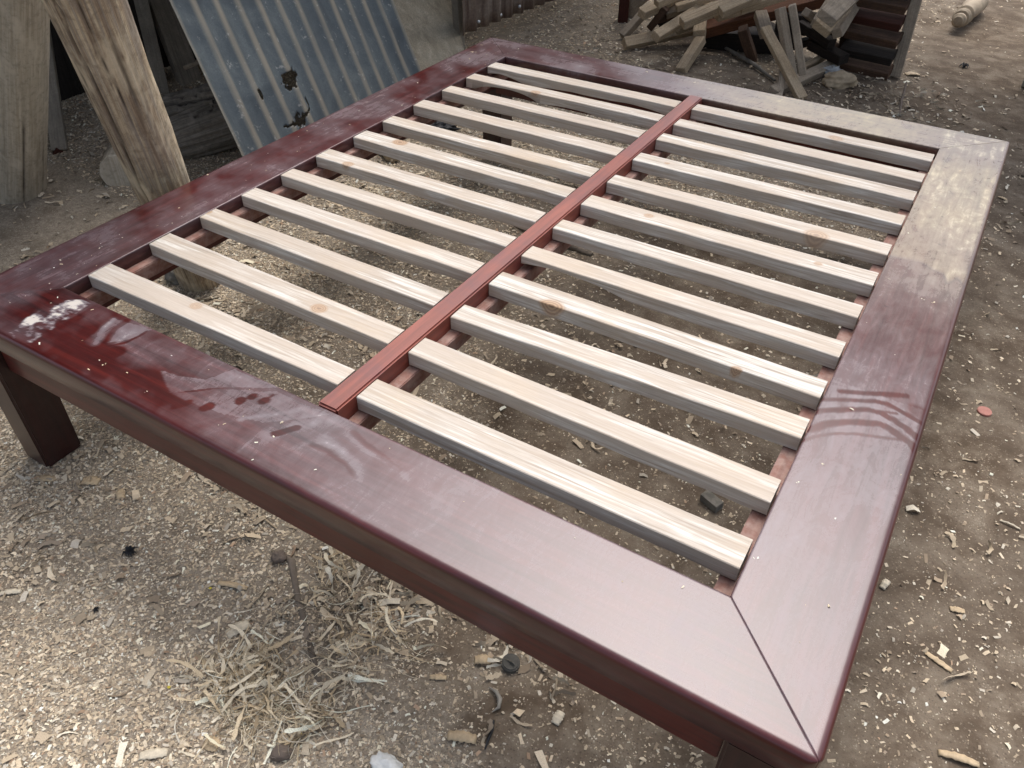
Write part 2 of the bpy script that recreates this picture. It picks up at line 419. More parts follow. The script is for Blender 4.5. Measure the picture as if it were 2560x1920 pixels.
def cover_and_shade(x, y):
    """how thickly sawdust covers the earth (thinned to paint in shade), 0..1"""
    x = np.asarray(x, float); y = np.asarray(y, float)
    c = np.full(x.shape, .62)
    c = c + .28 * np.clip((.9 - x) / 1.2, -1, 1)                      # thick on the left
    c = c - .38 * np.clip((x - 1.25) / .5, 0, 1)                    # trodden on the right
    c = c - .42 * np.exp(-(((x - 1.15) / .48) ** 2 + ((y - .8) / .9) ** 2)) - .24 * ((x > .1) & (x < 1.6) & (y > .2) & (y < 1.9))  # bare earth, plus thinning under the bed that paints its shade
    c = c - .34 * np.clip((y - 2.4) / .8, 0, 1)  # thinned at the back too, painting in shade on the far ground
    c = c + .30 * np.exp(-(((x - 1.35) / .5) ** 2 + ((y - 2.9) / .35) ** 2))
    for (u, v, r, a) in ((60, 1430, .20, .55), (420, 1560, .10, .4), (1300, 1830, .09, .5), (1150, 1610, .07, .35), (60, 560, .3, .3), (1750, 120, .3, .3)):
        p = W(u, v); c = c - a * np.exp(-(((x - p[0]) ** 2 + (y - p[1]) ** 2) / r ** 2))
    c = c + .30 * np.clip((-.15 - y) / .2, 0, 1) * np.clip((1.75 - x) / .3, 0, 1)
    c = c + .55 * (fbm(x, y, 3.3, 5) - .5)
    c = c + .16 * np.clip((x - 1.9) / .4, 0, 1) * np.clip((y + .3) / .5, 0, 1) * (y < 2.6)
    c = np.where(y > 3.2, c, np.maximum(c, .14))
    return np.clip(c, .09, 1)
gx = np.concatenate([[-40, -15, -6], np.arange(-3.2, 3.6, .025), [6, 15, 40]])
gy = np.concatenate([[-40, -15, -5, -2], np.arange(-1.2, 7.2, .03), [9, 15, 40]])
GX, GY = np.meshgrid(gx, gy, indexing='ij')
near = ((GX > -3.3) & (GX < 3.7) & (GY > -1.3) & (GY < 7.3))
GZ = gh(GX, GY) * near
V = np.stack([GX, GY, GZ], -1).reshape(-1, 3); ny = len(gy)
I, J = np.meshgrid(np.arange(len(gx) - 1), np.arange(ny - 1), indexing='ij')
F = np.stack([I * ny + J, (I + 1) * ny + J, (I + 1) * ny + J + 1, I * ny + J + 1], -1).reshape(-1, 4)
g = npmesh('ground', V, F, M['ground'], smooth=True); tagp(g, kind='structure')
a = g.data.attributes.new('cover_and_shade', 'FLOAT', 'POINT'); a.data.foreach_set('value', cover_and_shade(GX, GY).ravel().astype(np.float32))

# ------------------------------------------------------------------ shed on the left (wall, roof) and an unseen roof added to shade the wood pile
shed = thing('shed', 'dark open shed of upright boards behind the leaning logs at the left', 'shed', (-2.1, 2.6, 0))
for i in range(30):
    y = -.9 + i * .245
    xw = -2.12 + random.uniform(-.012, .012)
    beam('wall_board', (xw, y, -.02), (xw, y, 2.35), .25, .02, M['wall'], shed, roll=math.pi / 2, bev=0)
for y in (-.4, 2.3, 5.0):
    beam('roof_post', (-.98 if y != 2.3 else -1.95, y if y != -.4 else -1.5, 0), (-.98 if y != 2.3 else -1.95, y if y != -.4 else -1.5, 2.36), .09, .09, M['shadow_post'], shed)
def corr_sheet(name, O, b, e, width, length, pitch, amp, mat, parent=None, nv=2, per=10, thick=.0012, seedw=0.0, fn=None, holes=None):
    """corrugated sheet: O corner, b across the ribs, e along them"""
    b = np.array(b, float); b /= np.linalg.norm(b); e = np.array(e, float); e /= np.linalg.norm(e); n = np.cross(b, e)
    nu = int(width / pitch * per) + 1
    U = np.linspace(0, width, nu); Vv = np.linspace(0, length, nv)
    UU, VV = np.meshgrid(U, Vv, indexing='ij'); D = amp * np.cos(UU / pitch * 2 * math.pi)
    if fn is not None: D = D + fn(UU, VV)
    P = np.array(O) + UU[..., None] * b + VV[..., None] * e + D[..., None] * n
    I, J = np.meshgrid(np.arange(nu - 1), np.arange(nv - 1), indexing='ij')
    Fq = np.stack([I * nv + J, (I + 1) * nv + J, (I + 1) * nv + J + 1, I * nv + J + 1], -1)
    keep = np.ones(I.shape, bool)
    if holes is not None: keep = ~holes((UU[:-1, :-1] + UU[1:, 1:]) / 2, (VV[:-1, :-1] + VV[1:, 1:]) / 2)
    o = npmesh(name, P.reshape(-1, 3), Fq[keep].reshape(-1, 4), mat, parent, True)
    uvl = o.data.uv_layers.new(name='UVMap'); vi = np.empty(len(o.data.loops), np.int32); o.data.loops.foreach_get('vertex_index', vi)
    uvs = np.stack([UU.ravel(), VV.ravel()], -1)[vi].astype(np.float32); uvl.data.foreach_set('uv', uvs.ravel())
    md = o.modifiers.new('thickness', 'SOLIDIFY'); md.thickness = thick; md.offset = 0
    return o, UU, VV
corr_sheet('roof_sheet', (-1.05, -1.7, 2.38), (0, 1, 0), (-1, 0, .16), 9.0, 1.7, .09, .012, M['roofing'], shed, per=6)
shade_canopy = thing('shade_canopy', 'unseen tin roof on posts added to shade the wood pile', 'shade_canopy', (1.2, 4.2, 0))  # out of view; added to darken the pile and what the planks reflect
corr_sheet('roof_sheet', (-.7, 5.6, 2.78), (1, 0, 0), (0, -1, -.05), 5.2, 2.3, .09, .012, M['roofing'], shade_canopy, per=6)
for x, y in ((-.6, 5.5), (4.3, 5.5), (4.3, 3.5)):
    beam('post', (x, y, 0), (x, y, 2.7), .08, .08, M['shadow_post'], shade_canopy)

# ------------------------------------------------------------------ the bed
IW, IL, PW = 1.578, 1.92, .186
bed = thing('bed_frame', 'glossy dark red wooden bed frame with pale loose slats, filling the middle of the yard', 'bed', (IW / 2, IL / 2, 0))
# marks in the dust, surveyed on the bed top: (points, half width in metres, amount)
def S(u0, v0, k, pts): return [W(u0 + x * k, v0 + y * k, H)[:2] for x, y in pts]
k3 = .31645
strokes = []   # (pts, width, dust change)
A = lambda pts, wd, am, o=(1860, 800): strokes.append((np.array(S(o[0], o[1], k3, pts)), wd, am * (.75 if am > -.9 else .5)))
A([(770, 560), (900, 565), (1050, 580), (1200, 590), (1300, 600)], .0075, -.5)
A([(610, 630), (800, 632), (1050, 640), (1150, 662), (1280, 740), (1430, 830)], .0065, -.5)
A([(560, 735), (700, 718), (980, 712), (1080, 740), (1200, 800), (1300, 870), (1390, 945)], .0075, -.55)
A([(1080, 725), (1220, 745)], .004, -.4)
A([(500, 860), (640, 825), (800, 812), (1050, 818), (1130, 850), (1210, 900), (1330, 980), (1370, 1040)], .0085, -.55)
A([(460, 945), (600, 905), (720, 893), (900, 905), (1100, 930), (1250, 950)], .003, -.5)
A([(1380, 720), (1430, 760)], .018, -.25)
B = (600, 750)
A([(290, 1060), (370, 1040), (440, 1020)], .008, -.9, B)
A([(640, 1090), (760, 1150), (880, 1260), (940, 1340), (920, 1400)], .010, .35, B)
A([(850, 1060), (1000, 1180), (1200, 1300), (1310, 1400)], .007, .28, B)
A([(900, 1040), (1060, 1180), (1240, 1330)], .006, -.2, B); A([(560, 1150), (700, 1200), (840, 1300), (900, 1400)], .005, -.2, B); A([(430, 1180), (560, 1120), (700, 1140), (820, 1200)], .006, .18, B)
A([(0, 950), (300, 900), (520, 850)], .005, .3, B)
A([(60, 1180), (200, 1080), (420, 1010), (700, 950), (860, 1000)], .016, .22, B)
Cc = (0, 500)
for x, y, r in ((1900, 1590, .011), (1995, 1550, .010), (2100, 1580, .011), (2165, 1535, .004), (920, 1200, .016), (1640, 1632, .010), (1600, 1645, .009)):
    A([(x - 5, y + 3), (x + 5, y - 3)], r, -1.0, Cc)
A([(740, 1140), (820, 1010), (900, 940)], .006, .35, Cc); A([(800, 1150), (900, 1020), (1000, 950)], .007, -.35, Cc)
A([(620, 1210), (820, 1170), (1000, 1120), (1150, 1040)], .003, -.5, Cc)
A([(1480, 1600), (1420, 1625), (1360, 1640)], .007, -.7, Cc)
def poly(o, pts): return np.array(S(o[0], o[1], k3, pts))
def inpoly(P, x, y):
    ins = np.zeros(x.shape, bool); n = len(P)
    for i in range(n):
        x1, y1 = P[i]; x2, y2 = P[(i + 1) % n]
        c = ((y1 > y) != (y2 > y)) & (x < (x2 - x1) * (y - y1) / (y2 - y1 + 1e-12) + x1); ins ^= c
    return ins
polys = [(poly(Cc, [(660, 1130), (900, 930), (1190, 1030), (1050, 1090), (900, 1120), (720, 1165)]), .20),
         (poly(Cc, [(1250, 1350), (1330, 1540), (1560, 1500), (1800, 1480), (2250, 1470), (2000, 1400), (1850, 1330), (1620, 1420), (1400, 1400)]), .20),
         (poly(Cc, [(1330, 1540), (1700, 1500), (2212, 1500), (2600, 1700), (2100, 1760), (1700, 1680), (1500, 1600)]), .14)]
def segdist(x, y, P):
    d = np.full(x.shape, 9.0)
    for i in range(len(P) - 1):
        ax, ay = P[i]; bx, by = P[i + 1]; vx, vy = bx - ax, by - ay
        t = np.clip(((x - ax) * vx + (y - ay) * vy) / (vx * vx + vy * vy + 1e-9), 0, 1)
        d = np.minimum(d, np.hypot(x - ax - t * vx, y - ay - t * vy))
    return d
flour_line = np.array(S(0, 500, k3, [(720, 810), (230, 1160)]))
flour = poly(Cc, [(40, 1080), (200, 930), (330, 850), (480, 800), (640, 790), (720, 815), (480, 980), (300, 1090), (210, 1150), (110, 1130)])
tide = np.array(S(1860, 300, k3, [(1060, 1075), (1130, 1070), (1250, 1100), (1400, 1130), (1500, 1190), (1580, 1225), (1600, 1290), (1630, 1290), (1680, 1250), (1740, 1310), (1800, 1340)]))
tide2 = np.array(S(1860, 300, k3, [(1430, 480), (1560, 570), (1700, 590), (1850, 560)]))
def dust(x, y):
    wx = x + .02 * (fbm(x, y, 9, 21) - .5); wy = y + .02 * (fbm(x, y, 9, 22) - .5)
    d = .13 + .20 * (fbm(x, y, 7, 3) - .5) + .10 * np.clip((fbm(x * 1.4, y * 1.4, 3, 77) - .4) * 3, 0, 1)
    left = np.clip((.9 - x) / .5, 0, 1)
    d = d + left * (.03 + .62 * (fbm(x * .6 + y * .9, y * .5 - x * .6, 10, 9) - .5))
    d = d - .15 * np.exp(-(((x - .35) / .3) ** 2 + ((y + .12) / .05) ** 2)) 
    # the back and the far right are evenly grey with dust
    far = np.clip((y - 1.1) / .5, 0, 1) * np.clip((x + .05) / .3, 0, 1)
    d = d + .08 * far + .06 * np.clip((y - 1.93) / .05, 0, 1) + .05 * (x > IW) * np.clip((y - .1) / .5, 0, 1)
    ty = np.interp(x, tide[:, 0], tide[:, 1])
    bey = (y > ty + .006 * (fbm(x, y, 60, 31) - .5)) & (x > IW - .01)
    d = d + np.where(bey, .06, 0.0) + .14 * np.clip((y - 1.0) / .5, 0, 1) * (x > IW) + .16 * np.clip((x - .6) / .4, 0, 1) * (y > IL) + .22 * np.clip(x - 1.0, 0, .5) * (y < .6)  # more dust on the far planks strengthens the painted gold glare
    for P, am in polys:
        d = np.where(inpoly(P, wx, wy), d + am * (.6 + .8 * fbm(x, y, 40, 12)), d)
    for P, wd, am in strokes:
        q = segdist(wx, wy, P); e = np.clip((wd - q) / (.0022 if wd < .012 or am < -.9 else .012) + .5, 0, 1) if am < 0 else np.exp(-(q / wd) ** 2)
        d = d + am * e * (.75 + .5 * fbm(x, y, 50, 14))
    fl = inpoly(flour, wx, wy) * np.clip((.6 * fbm(x, y, 28, 17) + .4 * fbm(x * .8 + y, y - x * .4, 95, 18) - .43) * 5.5, 0, 1.1)
    side = (wx - flour_line[0, 0]) * (flour_line[1, 1] - flour_line[0, 1]) - (wy - flour_line[0, 1]) * (flour_line[1, 0] - flour_line[0, 0])
    d = d + .25 * ((side < 0) & (x < .12) & (y < .02)) * fbm(x, y, 20, 4)
    d = np.clip(d, .02, .56) + .9 * fl
    # worn outer edges stay clean and red
    ed = np.minimum.reduce([x + PW, IW + PW - x, y + PW, IL + PW - y])
    d = d * np.clip((ed - .004) / .012, .12, 1)
    return np.clip(d, 0, 1.6)
def stainf(x, y):
    q = segdist(x, y, tide) + .004 * (fbm(x, y, 90, 41) - .5); q2 = segdist(x, y, tide2) + .02 * (fbm(x, y, 40, 43) - .5)
    s = .55 * np.exp(-(q / .0035) ** 2) * np.clip(fbm(x, y, 45, 44) * 2.4 - .7, 0, 1)
    s = s + .35 * np.exp(-(q2 / .006) ** 2) * np.clip(fbm(x, y, 70, 45) * 3 - 1.4, 0, 1)
    s = s + .8 * np.clip((fbm(x, y, 75, 46, 2) - .86) * 12, 0, 1) * (y > .8) * (x > IW)
    return s
def cream_sheenf(x, y):  # cream dust tint that also paints the gold reflection on the far planks
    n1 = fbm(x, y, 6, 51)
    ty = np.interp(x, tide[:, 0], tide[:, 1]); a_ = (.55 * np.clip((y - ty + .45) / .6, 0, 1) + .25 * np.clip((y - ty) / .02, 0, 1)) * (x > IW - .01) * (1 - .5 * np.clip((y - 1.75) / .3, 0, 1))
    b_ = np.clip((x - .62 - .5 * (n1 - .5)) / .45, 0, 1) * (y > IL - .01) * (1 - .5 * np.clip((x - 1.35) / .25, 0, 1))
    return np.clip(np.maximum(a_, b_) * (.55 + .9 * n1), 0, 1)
def make_plank(side):
    # profile across the plank: distance from the inner edge, height
    r = .012
    prof = [(0.0, -.034), (0.0, -.004), (.0006, -.001), (.002, 0.0)]
    n = 60
    prof += [(.002 + (PW - r - .002) * i / n, 0.0) for i in range(1, n + 1)]
    prof += [(PW - r + r * math.sin(t), -r + r * math.cos(t)) for t in np.linspace(.2, math.pi / 2, 7)]
    prof += [(PW, -.055), (PW - .004, -.060), (PW - .055, -.060), (PW - .056, -.036)]
    prof = np.array(prof); gap = .00045
    L = IL if side in 'LR' else IW
    m_ = 560
    t = np.linspace(0, 1, m_)
    Pn, Tn = np.meshgrid(np.arange(len(prof)), t, indexing='ij')
    d = prof[Pn, 0]; z = prof[Pn, 1] + H
    s0 = -d + gap; s1 = L + d - gap
    s = s0 + (s1 - s0) * Tn
    if side == 'F': X, Y = s, -d
    if side == 'B': X, Y = s, IL + d
    if side == 'L': X, Y = -d, s
    if side == 'R': X, Y = IW + d, s
    # the outer corners are slightly rounded off
    for cx, sx in ((-PW, 1), (IW + PW, -1)):
        for cy, sy in ((-PW, 1), (IL + PW, -1)):
            rr = .022; ex = (X - cx) * sx; ey = (Y - cy) * sy
            msk = (ex < rr) & (ey < rr); dx = rr - ex; dy = rr - ey; q = np.hypot(dx, dy); f_ = np.where(msk & (q > rr), rr / np.maximum(q, 1e-6), 1)
            X = np.where(msk, cx + sx * (rr - dx * f_), X); Y = np.where(msk, cy + sy * (rr - dy * f_), Y)
    npf = len(prof)
    Vv = np.stack([X, Y, z], -1).reshape(-1, 3)
    I, J = np.meshgrid(np.arange(npf), np.arange(m_ - 1), indexing='ij')
    I2 = (I + 1) % npf
    Fq = np.stack([I * m_ + J, I * m_ + J + 1, I2 * m_ + J + 1, I2 * m_ + J], -1).reshape(-1, 4)
    if side in 'BL': pass
    else: Fq = Fq[:, ::-1]
    o = npmesh('top_plank', Vv, Fq, M['plank_x' if side in 'FB' else 'plank_y'], bed, True)
    bm = bmesh.new(); bm.from_mesh(o.data)
    bmesh.ops.holes_fill(bm, edges=[e for e in bm.edges if e.is_boundary], sides=0)
    bmesh.ops.recalc_face_normals(bm, faces=bm.faces); bm.to_mesh(o.data); bm.free()
    me = o.data; n_ = len(me.vertices); c = np.empty(n_ * 3, np.float32); me.vertices.foreach_get('co', c); c = c.reshape(-1, 3).astype(float)
    up = c[:, 2] > H - .013
    dv = np.where(up, dust(c[:, 0], c[:, 1]), .06)
    # dust does not lie on the rounded edge's steep part
    dv *= np.where(up, np.clip((c[:, 2] - (H - .010)) / .008, .15, 1), 1)
    me.attributes.new('dust', 'FLOAT', 'POINT').data.foreach_set('value', dv.astype(np.float32))
    me.attributes.new('stain', 'FLOAT', 'POINT').data.foreach_set('value', np.where(up, stainf(c[:, 0], c[:, 1]), 0).astype(np.float32))
    me.attributes.new('cream_sheen', 'FLOAT', 'POINT').data.foreach_set('value', cream_sheenf(c[:, 0], c[:, 1]).astype(np.float32))
    return o
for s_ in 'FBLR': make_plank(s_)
# aprons set back under the planks, butting against the legs
LX0, LX1 = -.166, -.068; RX0, RX1 = IW + .068, IW + .166
AZ0, AZ1 = H - .165, H - .0365
box('apron', LX1 + .0015, RX0 - .0015, -.157, -.129, AZ0, H - .0605, M['rail_x'], bed)
box('apron', LX1 + .0015, RX0 - .0015, IL + .035, IL + .063, AZ0, AZ1, M['rail_x'], bed)
box('apron', -.063, -.035, -.074, IL + .033, AZ0 + .04, AZ1, M['rail_y'], bed)
box('apron', IW + .035, IW + .063, -.074, IL + .033, AZ0 + .04, AZ1, M['rail_y'], bed)
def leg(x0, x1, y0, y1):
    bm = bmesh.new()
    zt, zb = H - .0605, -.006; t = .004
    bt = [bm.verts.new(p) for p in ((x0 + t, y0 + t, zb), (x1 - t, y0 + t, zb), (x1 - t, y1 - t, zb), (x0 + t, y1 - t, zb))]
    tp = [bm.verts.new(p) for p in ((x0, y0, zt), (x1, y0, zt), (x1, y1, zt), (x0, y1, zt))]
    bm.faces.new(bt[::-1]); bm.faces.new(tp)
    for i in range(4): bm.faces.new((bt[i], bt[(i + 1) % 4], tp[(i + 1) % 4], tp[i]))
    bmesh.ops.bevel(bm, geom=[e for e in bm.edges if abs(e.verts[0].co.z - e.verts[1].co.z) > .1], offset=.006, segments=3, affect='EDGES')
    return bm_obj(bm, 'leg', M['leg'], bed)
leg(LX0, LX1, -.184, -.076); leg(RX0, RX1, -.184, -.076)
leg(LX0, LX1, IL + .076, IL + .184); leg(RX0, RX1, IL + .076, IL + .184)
# centre beam and ledgers
BX0, BX1 = .759, .807
box('centre_beam', BX0, BX1, .0015, IL - .0015, H - .105, H + .005, M['beam'], bed, .004)
box('ledger', BX1 + .0005, BX1 + .028, .0015, IL - .0015, H - .075, H - .0355, M['ledger'], bed)
box('ledger', BX0 - .028, BX0 - .0005, .0015, IL - .0015, H - .075, H - .0355, M['ledger'], bed)
box('ledger', -.028, .026, .0015, IL - .0015, H - .072, H - .0355, M['ledger'], bed)
box('ledger', IW - .030, IW + .030, .0015, IL - .0015, H - .072, H - .0355, M['ledger'], bed)
# slats: measured front and back edges at both ends (left end, right end)
left_s = [((.061, .124), (.065, .120)), ((.234, .300), (.224, .283)), ((.395, .452), (.388, .448)), ((.541, .597), (.545, .602)),
          ((.692, .745), (.697, .752)), ((.839, .903), (.843, .903)), ((1.010, 1.075), (1.012, 1.072)), ((1.156, 1.216), (1.160, 1.222)),
          ((1.322, 1.385), (1.330, 1.391)), ((1.490, 1.549), (1.494, 1.556)), ((1.643, 1.699), (1.650, 1.708)), ((1.788, 1.847), (1.795, 1.856))]
right_s = [((.056, .121), (.055, .122)), ((.221, .282), (.213, .275)), ((.374, .432), (.399, .461)), ((.530, .594), (.532, .593)),
           ((.678, .735), (.682, .744)), ((.837, .893), (.847, .903)), ((.994, 1.060), (1.001, 1.067)), ((1.154, 1.213), (1.166, 1.226)),
           ((1.329, 1.391), (1.344, 1.405)), ((1.505, 1.566), (1.508, 1.571)), ((1.646, 1.706), (1.643, 1.704)), ((1.807, 1.866), (1.808, 1.868))]
knots = [(W(1377, 764, H), .020), (W(797, 770, H), .013), (W(1392, 218, H), .006), (W(2088, 352, H - .01), .016), (W(2040, 592, H - .006), .02), (W(1622, 540, H), .009),
         (W(2045, 660, H), .007), (W(1000, 355, H), .016), (W(1205, 345, H), .006), (W(870, 410, H), .012), (W(1160, 840, H), .006), (W(1340, 230, H), .012),
         (W(1590, 300, H), .010), (W(1668, 408, H), .005), (W(520, 530, H), .008), (W(640, 1010, H), .008), (W(1840, 925, H - .003), .008), (W(1330, 430, H), .012), (W(490, 765, H), .010)]
def slat(x0, x1, ya, yb, idx, sd_):
    nx = 110; TH = .0335
    r = random.Random(idx * 7 + sd_)
    bow = r.uniform(-.0018, .0018); dz = r.uniform(-.0012, .0012)
    c = .0016
    sec = [(0, -c), (c, 0)] + [(q, 0) for q in np.linspace(.12, .88, 8)] + [('e', 0), (1, -c), (1, -TH + c), ('e', -TH), (c, -TH), (0, -TH + c)]
    t = np.linspace(0, 1, nx); Vv = []
    for i, tt in enumerate(t):
        x = x0 + (x1 - x0) * tt; f = ya[0] + (yb[0] - ya[0]) * tt; b = ya[1] + (yb[1] - ya[1]) * tt; wd = b - f
        o = bow * math.sin(tt * math.pi)
        lift = 0
        if sd_ == 0 and idx == 10: lift = .024 * max(0, 1 - abs((x - .17) / .13) ** 2.5) + .006 * max(0, 1 - ((x - .43) / .1) ** 2)
        if sd_ == 0 and idx == 11: lift = .010 * max(0, 1 - ((x - .05) / .10) ** 2) + .008 * math.exp(-((x - .52) / .16) ** 2) + .003 * math.sin(x * 23)
        if sd_ == 0 and idx == 5: lift = .004 * math.exp(-((x - .3) / .1) ** 2)
        if sd_ == 1 and idx == 4: lift = .022 * max(0, 1 - ((x - .93) / .17) ** 2)
        lift += .0005 * math.sin(x * 60 + idx)
        for (a, zz) in sec:
            if a == 'e': yy = b - c
            elif a == c: yy = f + c
            else: yy = f + wd * a
            z = H + dz + zz + (.0004 * math.sin(x * 31 + a * 3 if a != 'e' else 0))
            if zz < -.01: z += lift * (1 if a in (0, c) else .25)
            Vv.append((x, yy + o, z))
    k = len(sec); Fq = []
    for i in range(nx - 1):
        for j in range(k):
            Fq.append((i * k + j, i * k + (j + 1) % k, (i + 1) * k + (j + 1) % k, (i + 1) * k + j))
    Vv = np.array(Vv)
    me = bpy.data.meshes.new('slat'); me.from_pydata([tuple(v) for v in Vv], [], Fq + [tuple(range(k))[::-1], tuple((nx - 1) * k + j for j in range(k))])
    me.update()
    kn = np.zeros(len(Vv)); st = np.zeros(len(Vv))
    for P, rad in knots:
        q = np.sqrt(((Vv[:, 0] - P[0]) / 1.25) ** 2 + (Vv[:, 1] - P[1]) ** 2 + ((Vv[:, 2] - P[2])) ** 2 * .6)
        kn = np.maximum(kn, np.clip(1 - q / (rad * 1.7), 0, 1))
    if (sd_, idx) == (1, 11): st = .8 * np.exp(-(((Vv[:, 0] - 1.36) / .08) ** 2)) * (Vv[:, 2] < H - .003)
    if (sd_, idx) == (0, 10): st = .6 * np.exp(-(((Vv[:, 0] - .52) / .08) ** 2)) * (Vv[:, 2] < H - .003) + .8 * (np.abs(Vv[:, 0] - .17) < .14) * (Vv[:, 2] < H - .018) * (Vv[:, 1] < ya[0] + .01)
    if (sd_, idx) == (1, 7): st = .35 * np.exp(-(((Vv[:, 0] - 1.1) / .1) ** 2)) * (Vv[:, 2] < H - .003)
    me.attributes.new('knot', 'FLOAT', 'POINT').data.foreach_set('value', kn.astype(np.float32))
    me.attributes.new('stain', 'FLOAT', 'POINT').data.foreach_set('value', st.astype(np.float32))
    o = put(me, 'slat', M['slat'], bed)
    return o
for i in range(12):
    slat(.0035, BX0 - .0045, *left_s[i], i, 0)
    slat(BX1 + .003, IW - .0045, *right_s[i], i, 1)

# ------------------------------------------------------------------ corrugated sheet and things against the shed
def holes_sheet(u, v):
    k = .008
    n1 = fbm(u, v, 60, 61)
    def H_(P, rx, ry, j=.5): return (((u - P[0]) / rx) ** 2 + ((v - P[1]) / ry) ** 2) < (1 + j * 2 * (n1 - .5)) ** 2
    return H_(h_uv[0], .044, .035, .9) | H_(h_uv[1], .011, .022, .6) | H_(h_uv[2], .032, .024, 1.2) | (segdist(u, v, np.array(h_uv[3])) < .004 * (.5 + n1))
sb = np.array([-.05, 1, 0]); sb /= np.linalg.norm(sb)
se = np.array([-.514, .127, .848]); se /= np.linalg.norm(se)
sn = np.cross(sb, se); sn /= np.linalg.norm(sn)
P0 = WX(600, 385, -.70); O0 = P0 - se * (P0[2] / se[2])
def suv(u, v):
    r = ray(u, v); q = CP + r * ((P0 - CP) @ sn / (r @ sn)) - O0
    # sb and se are not orthogonal: solve
    Am = np.array([[sb @ sb, sb @ se], [sb @ se, se @ se]]); return np.linalg.solve(Am, [q @ sb, q @ se])
h_uv = [suv(722, 200), suv(650, 235), suv(748, 300), [suv(712, 318), suv(735, 312), suv(760, 295), suv(774, 270), suv(764, 247)]]
sw = suv(980, 0)[0]
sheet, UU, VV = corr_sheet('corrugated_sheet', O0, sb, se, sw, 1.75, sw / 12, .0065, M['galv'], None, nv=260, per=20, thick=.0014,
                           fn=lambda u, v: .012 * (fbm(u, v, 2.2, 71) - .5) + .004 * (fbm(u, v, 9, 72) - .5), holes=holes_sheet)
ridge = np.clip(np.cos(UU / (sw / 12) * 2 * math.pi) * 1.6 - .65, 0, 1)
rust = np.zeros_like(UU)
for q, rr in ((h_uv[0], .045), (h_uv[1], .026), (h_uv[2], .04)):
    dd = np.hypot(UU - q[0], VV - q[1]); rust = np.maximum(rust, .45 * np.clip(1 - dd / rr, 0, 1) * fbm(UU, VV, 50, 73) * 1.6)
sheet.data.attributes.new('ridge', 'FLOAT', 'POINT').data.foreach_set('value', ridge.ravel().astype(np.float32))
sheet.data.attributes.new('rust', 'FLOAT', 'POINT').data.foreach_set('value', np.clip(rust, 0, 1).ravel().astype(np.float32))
tagp(sheet, 'blue-grey corrugated metal sheet with torn rust holes leaning against the shed', 'metal sheet')

# flat board behind the sheet
bt = WX(1125, 0, -1.14); bb = W(1166, 152, 0.0); ed = bt - bb; ed = ed / ed[2]
nb, mv = 40, 60
Pb = []
for i in range(nb + 1):
    for j in range(mv + 1):
        s_ = i / nb; t_ = j / mv * 1.35
        p = bb + np.array([-.06 * s_, -.95 * s_, 0]) + ed * t_
        Pb.append(p + np.array([.006 * math.sin(t_ * 3), 0, 0]))
Fb = [(i * (mv + 1) + j, (i + 1) * (mv + 1) + j, (i + 1) * (mv + 1) + j + 1, i * (mv + 1) + j + 1) for i in range(nb) for j in range(mv)]
bo = npmesh('flat_board', Pb, Fb, M['board'], None, False)
Pb = np.array(Pb); arc = []
cc = bb + ed * .52 + np.array([0, -.02, 0])
dq = np.hypot(Pb[:, 1] - cc[1], (Pb[:, 2] - cc[2])); st = .55 * np.exp(-((dq - .17) / .008) ** 2) * (Pb[:, 2] < cc[2])
bo.data.attributes.new('stain', 'FLOAT', 'POINT').data.foreach_set('value', st.astype(np.float32))
md = bo.modifiers.new('thickness', 'SOLIDIFY'); md.thickness = .012; md.offset = 0
tagp(bo, 'flat dusty tan board leaning just right of the corrugated metal sheet', 'board')
# rusty hanging wall sheet
hz = .13
ha, hb_ = W(1152, 88, hz), W(1375, 2, hz); hd = hb_ - ha; hl = np.linalg.norm(hd); hd /= hl
wallsheet, _, _ = corr_sheet('wall_sheet', ha, hd, (0, 0, 1), hl + 1.2, 2.1, .112, .016, M['rusty'], None, nv=30, per=14, thick=.002,
                             fn=lambda u, v: .004 * np.sin(v * 5 + u * 3))
wroot = thing('tin_wall', 'rusty brown corrugated tin wall hanging above the ground behind the bed', 'wall', tuple(map(float, ha)))
wallsheet.parent = wroot; wallsheet.location = -wroot.location
for (u, v) in ((1191, 53), (1246, 36), (1293, 15)):
    r = ray(u, v); nrm = np.cross(hd, [0, 0, 1]); q = CP + r * ((ha - CP) @ nrm / (r @ nrm))
    toward = nrm if nrm @ (CP - q) > 0 else -nrm
    bm = bmesh.new(); bmesh.ops.create_icosphere(bm, subdivisions=2, radius=.010)
    bmesh.ops.translate(bm, verts=bm.verts, vec=Vector(q + toward * .016))
    bm_obj(bm, 'screw', M['screw'], wroot, True)
pp = W(1162, 140, 0)
beam('edge_post', pp + np.array([-.05, .03, 0]), pp + np.array([-.17, .02, 2.2]), .05, .04, M['shadow_post'], wroot)

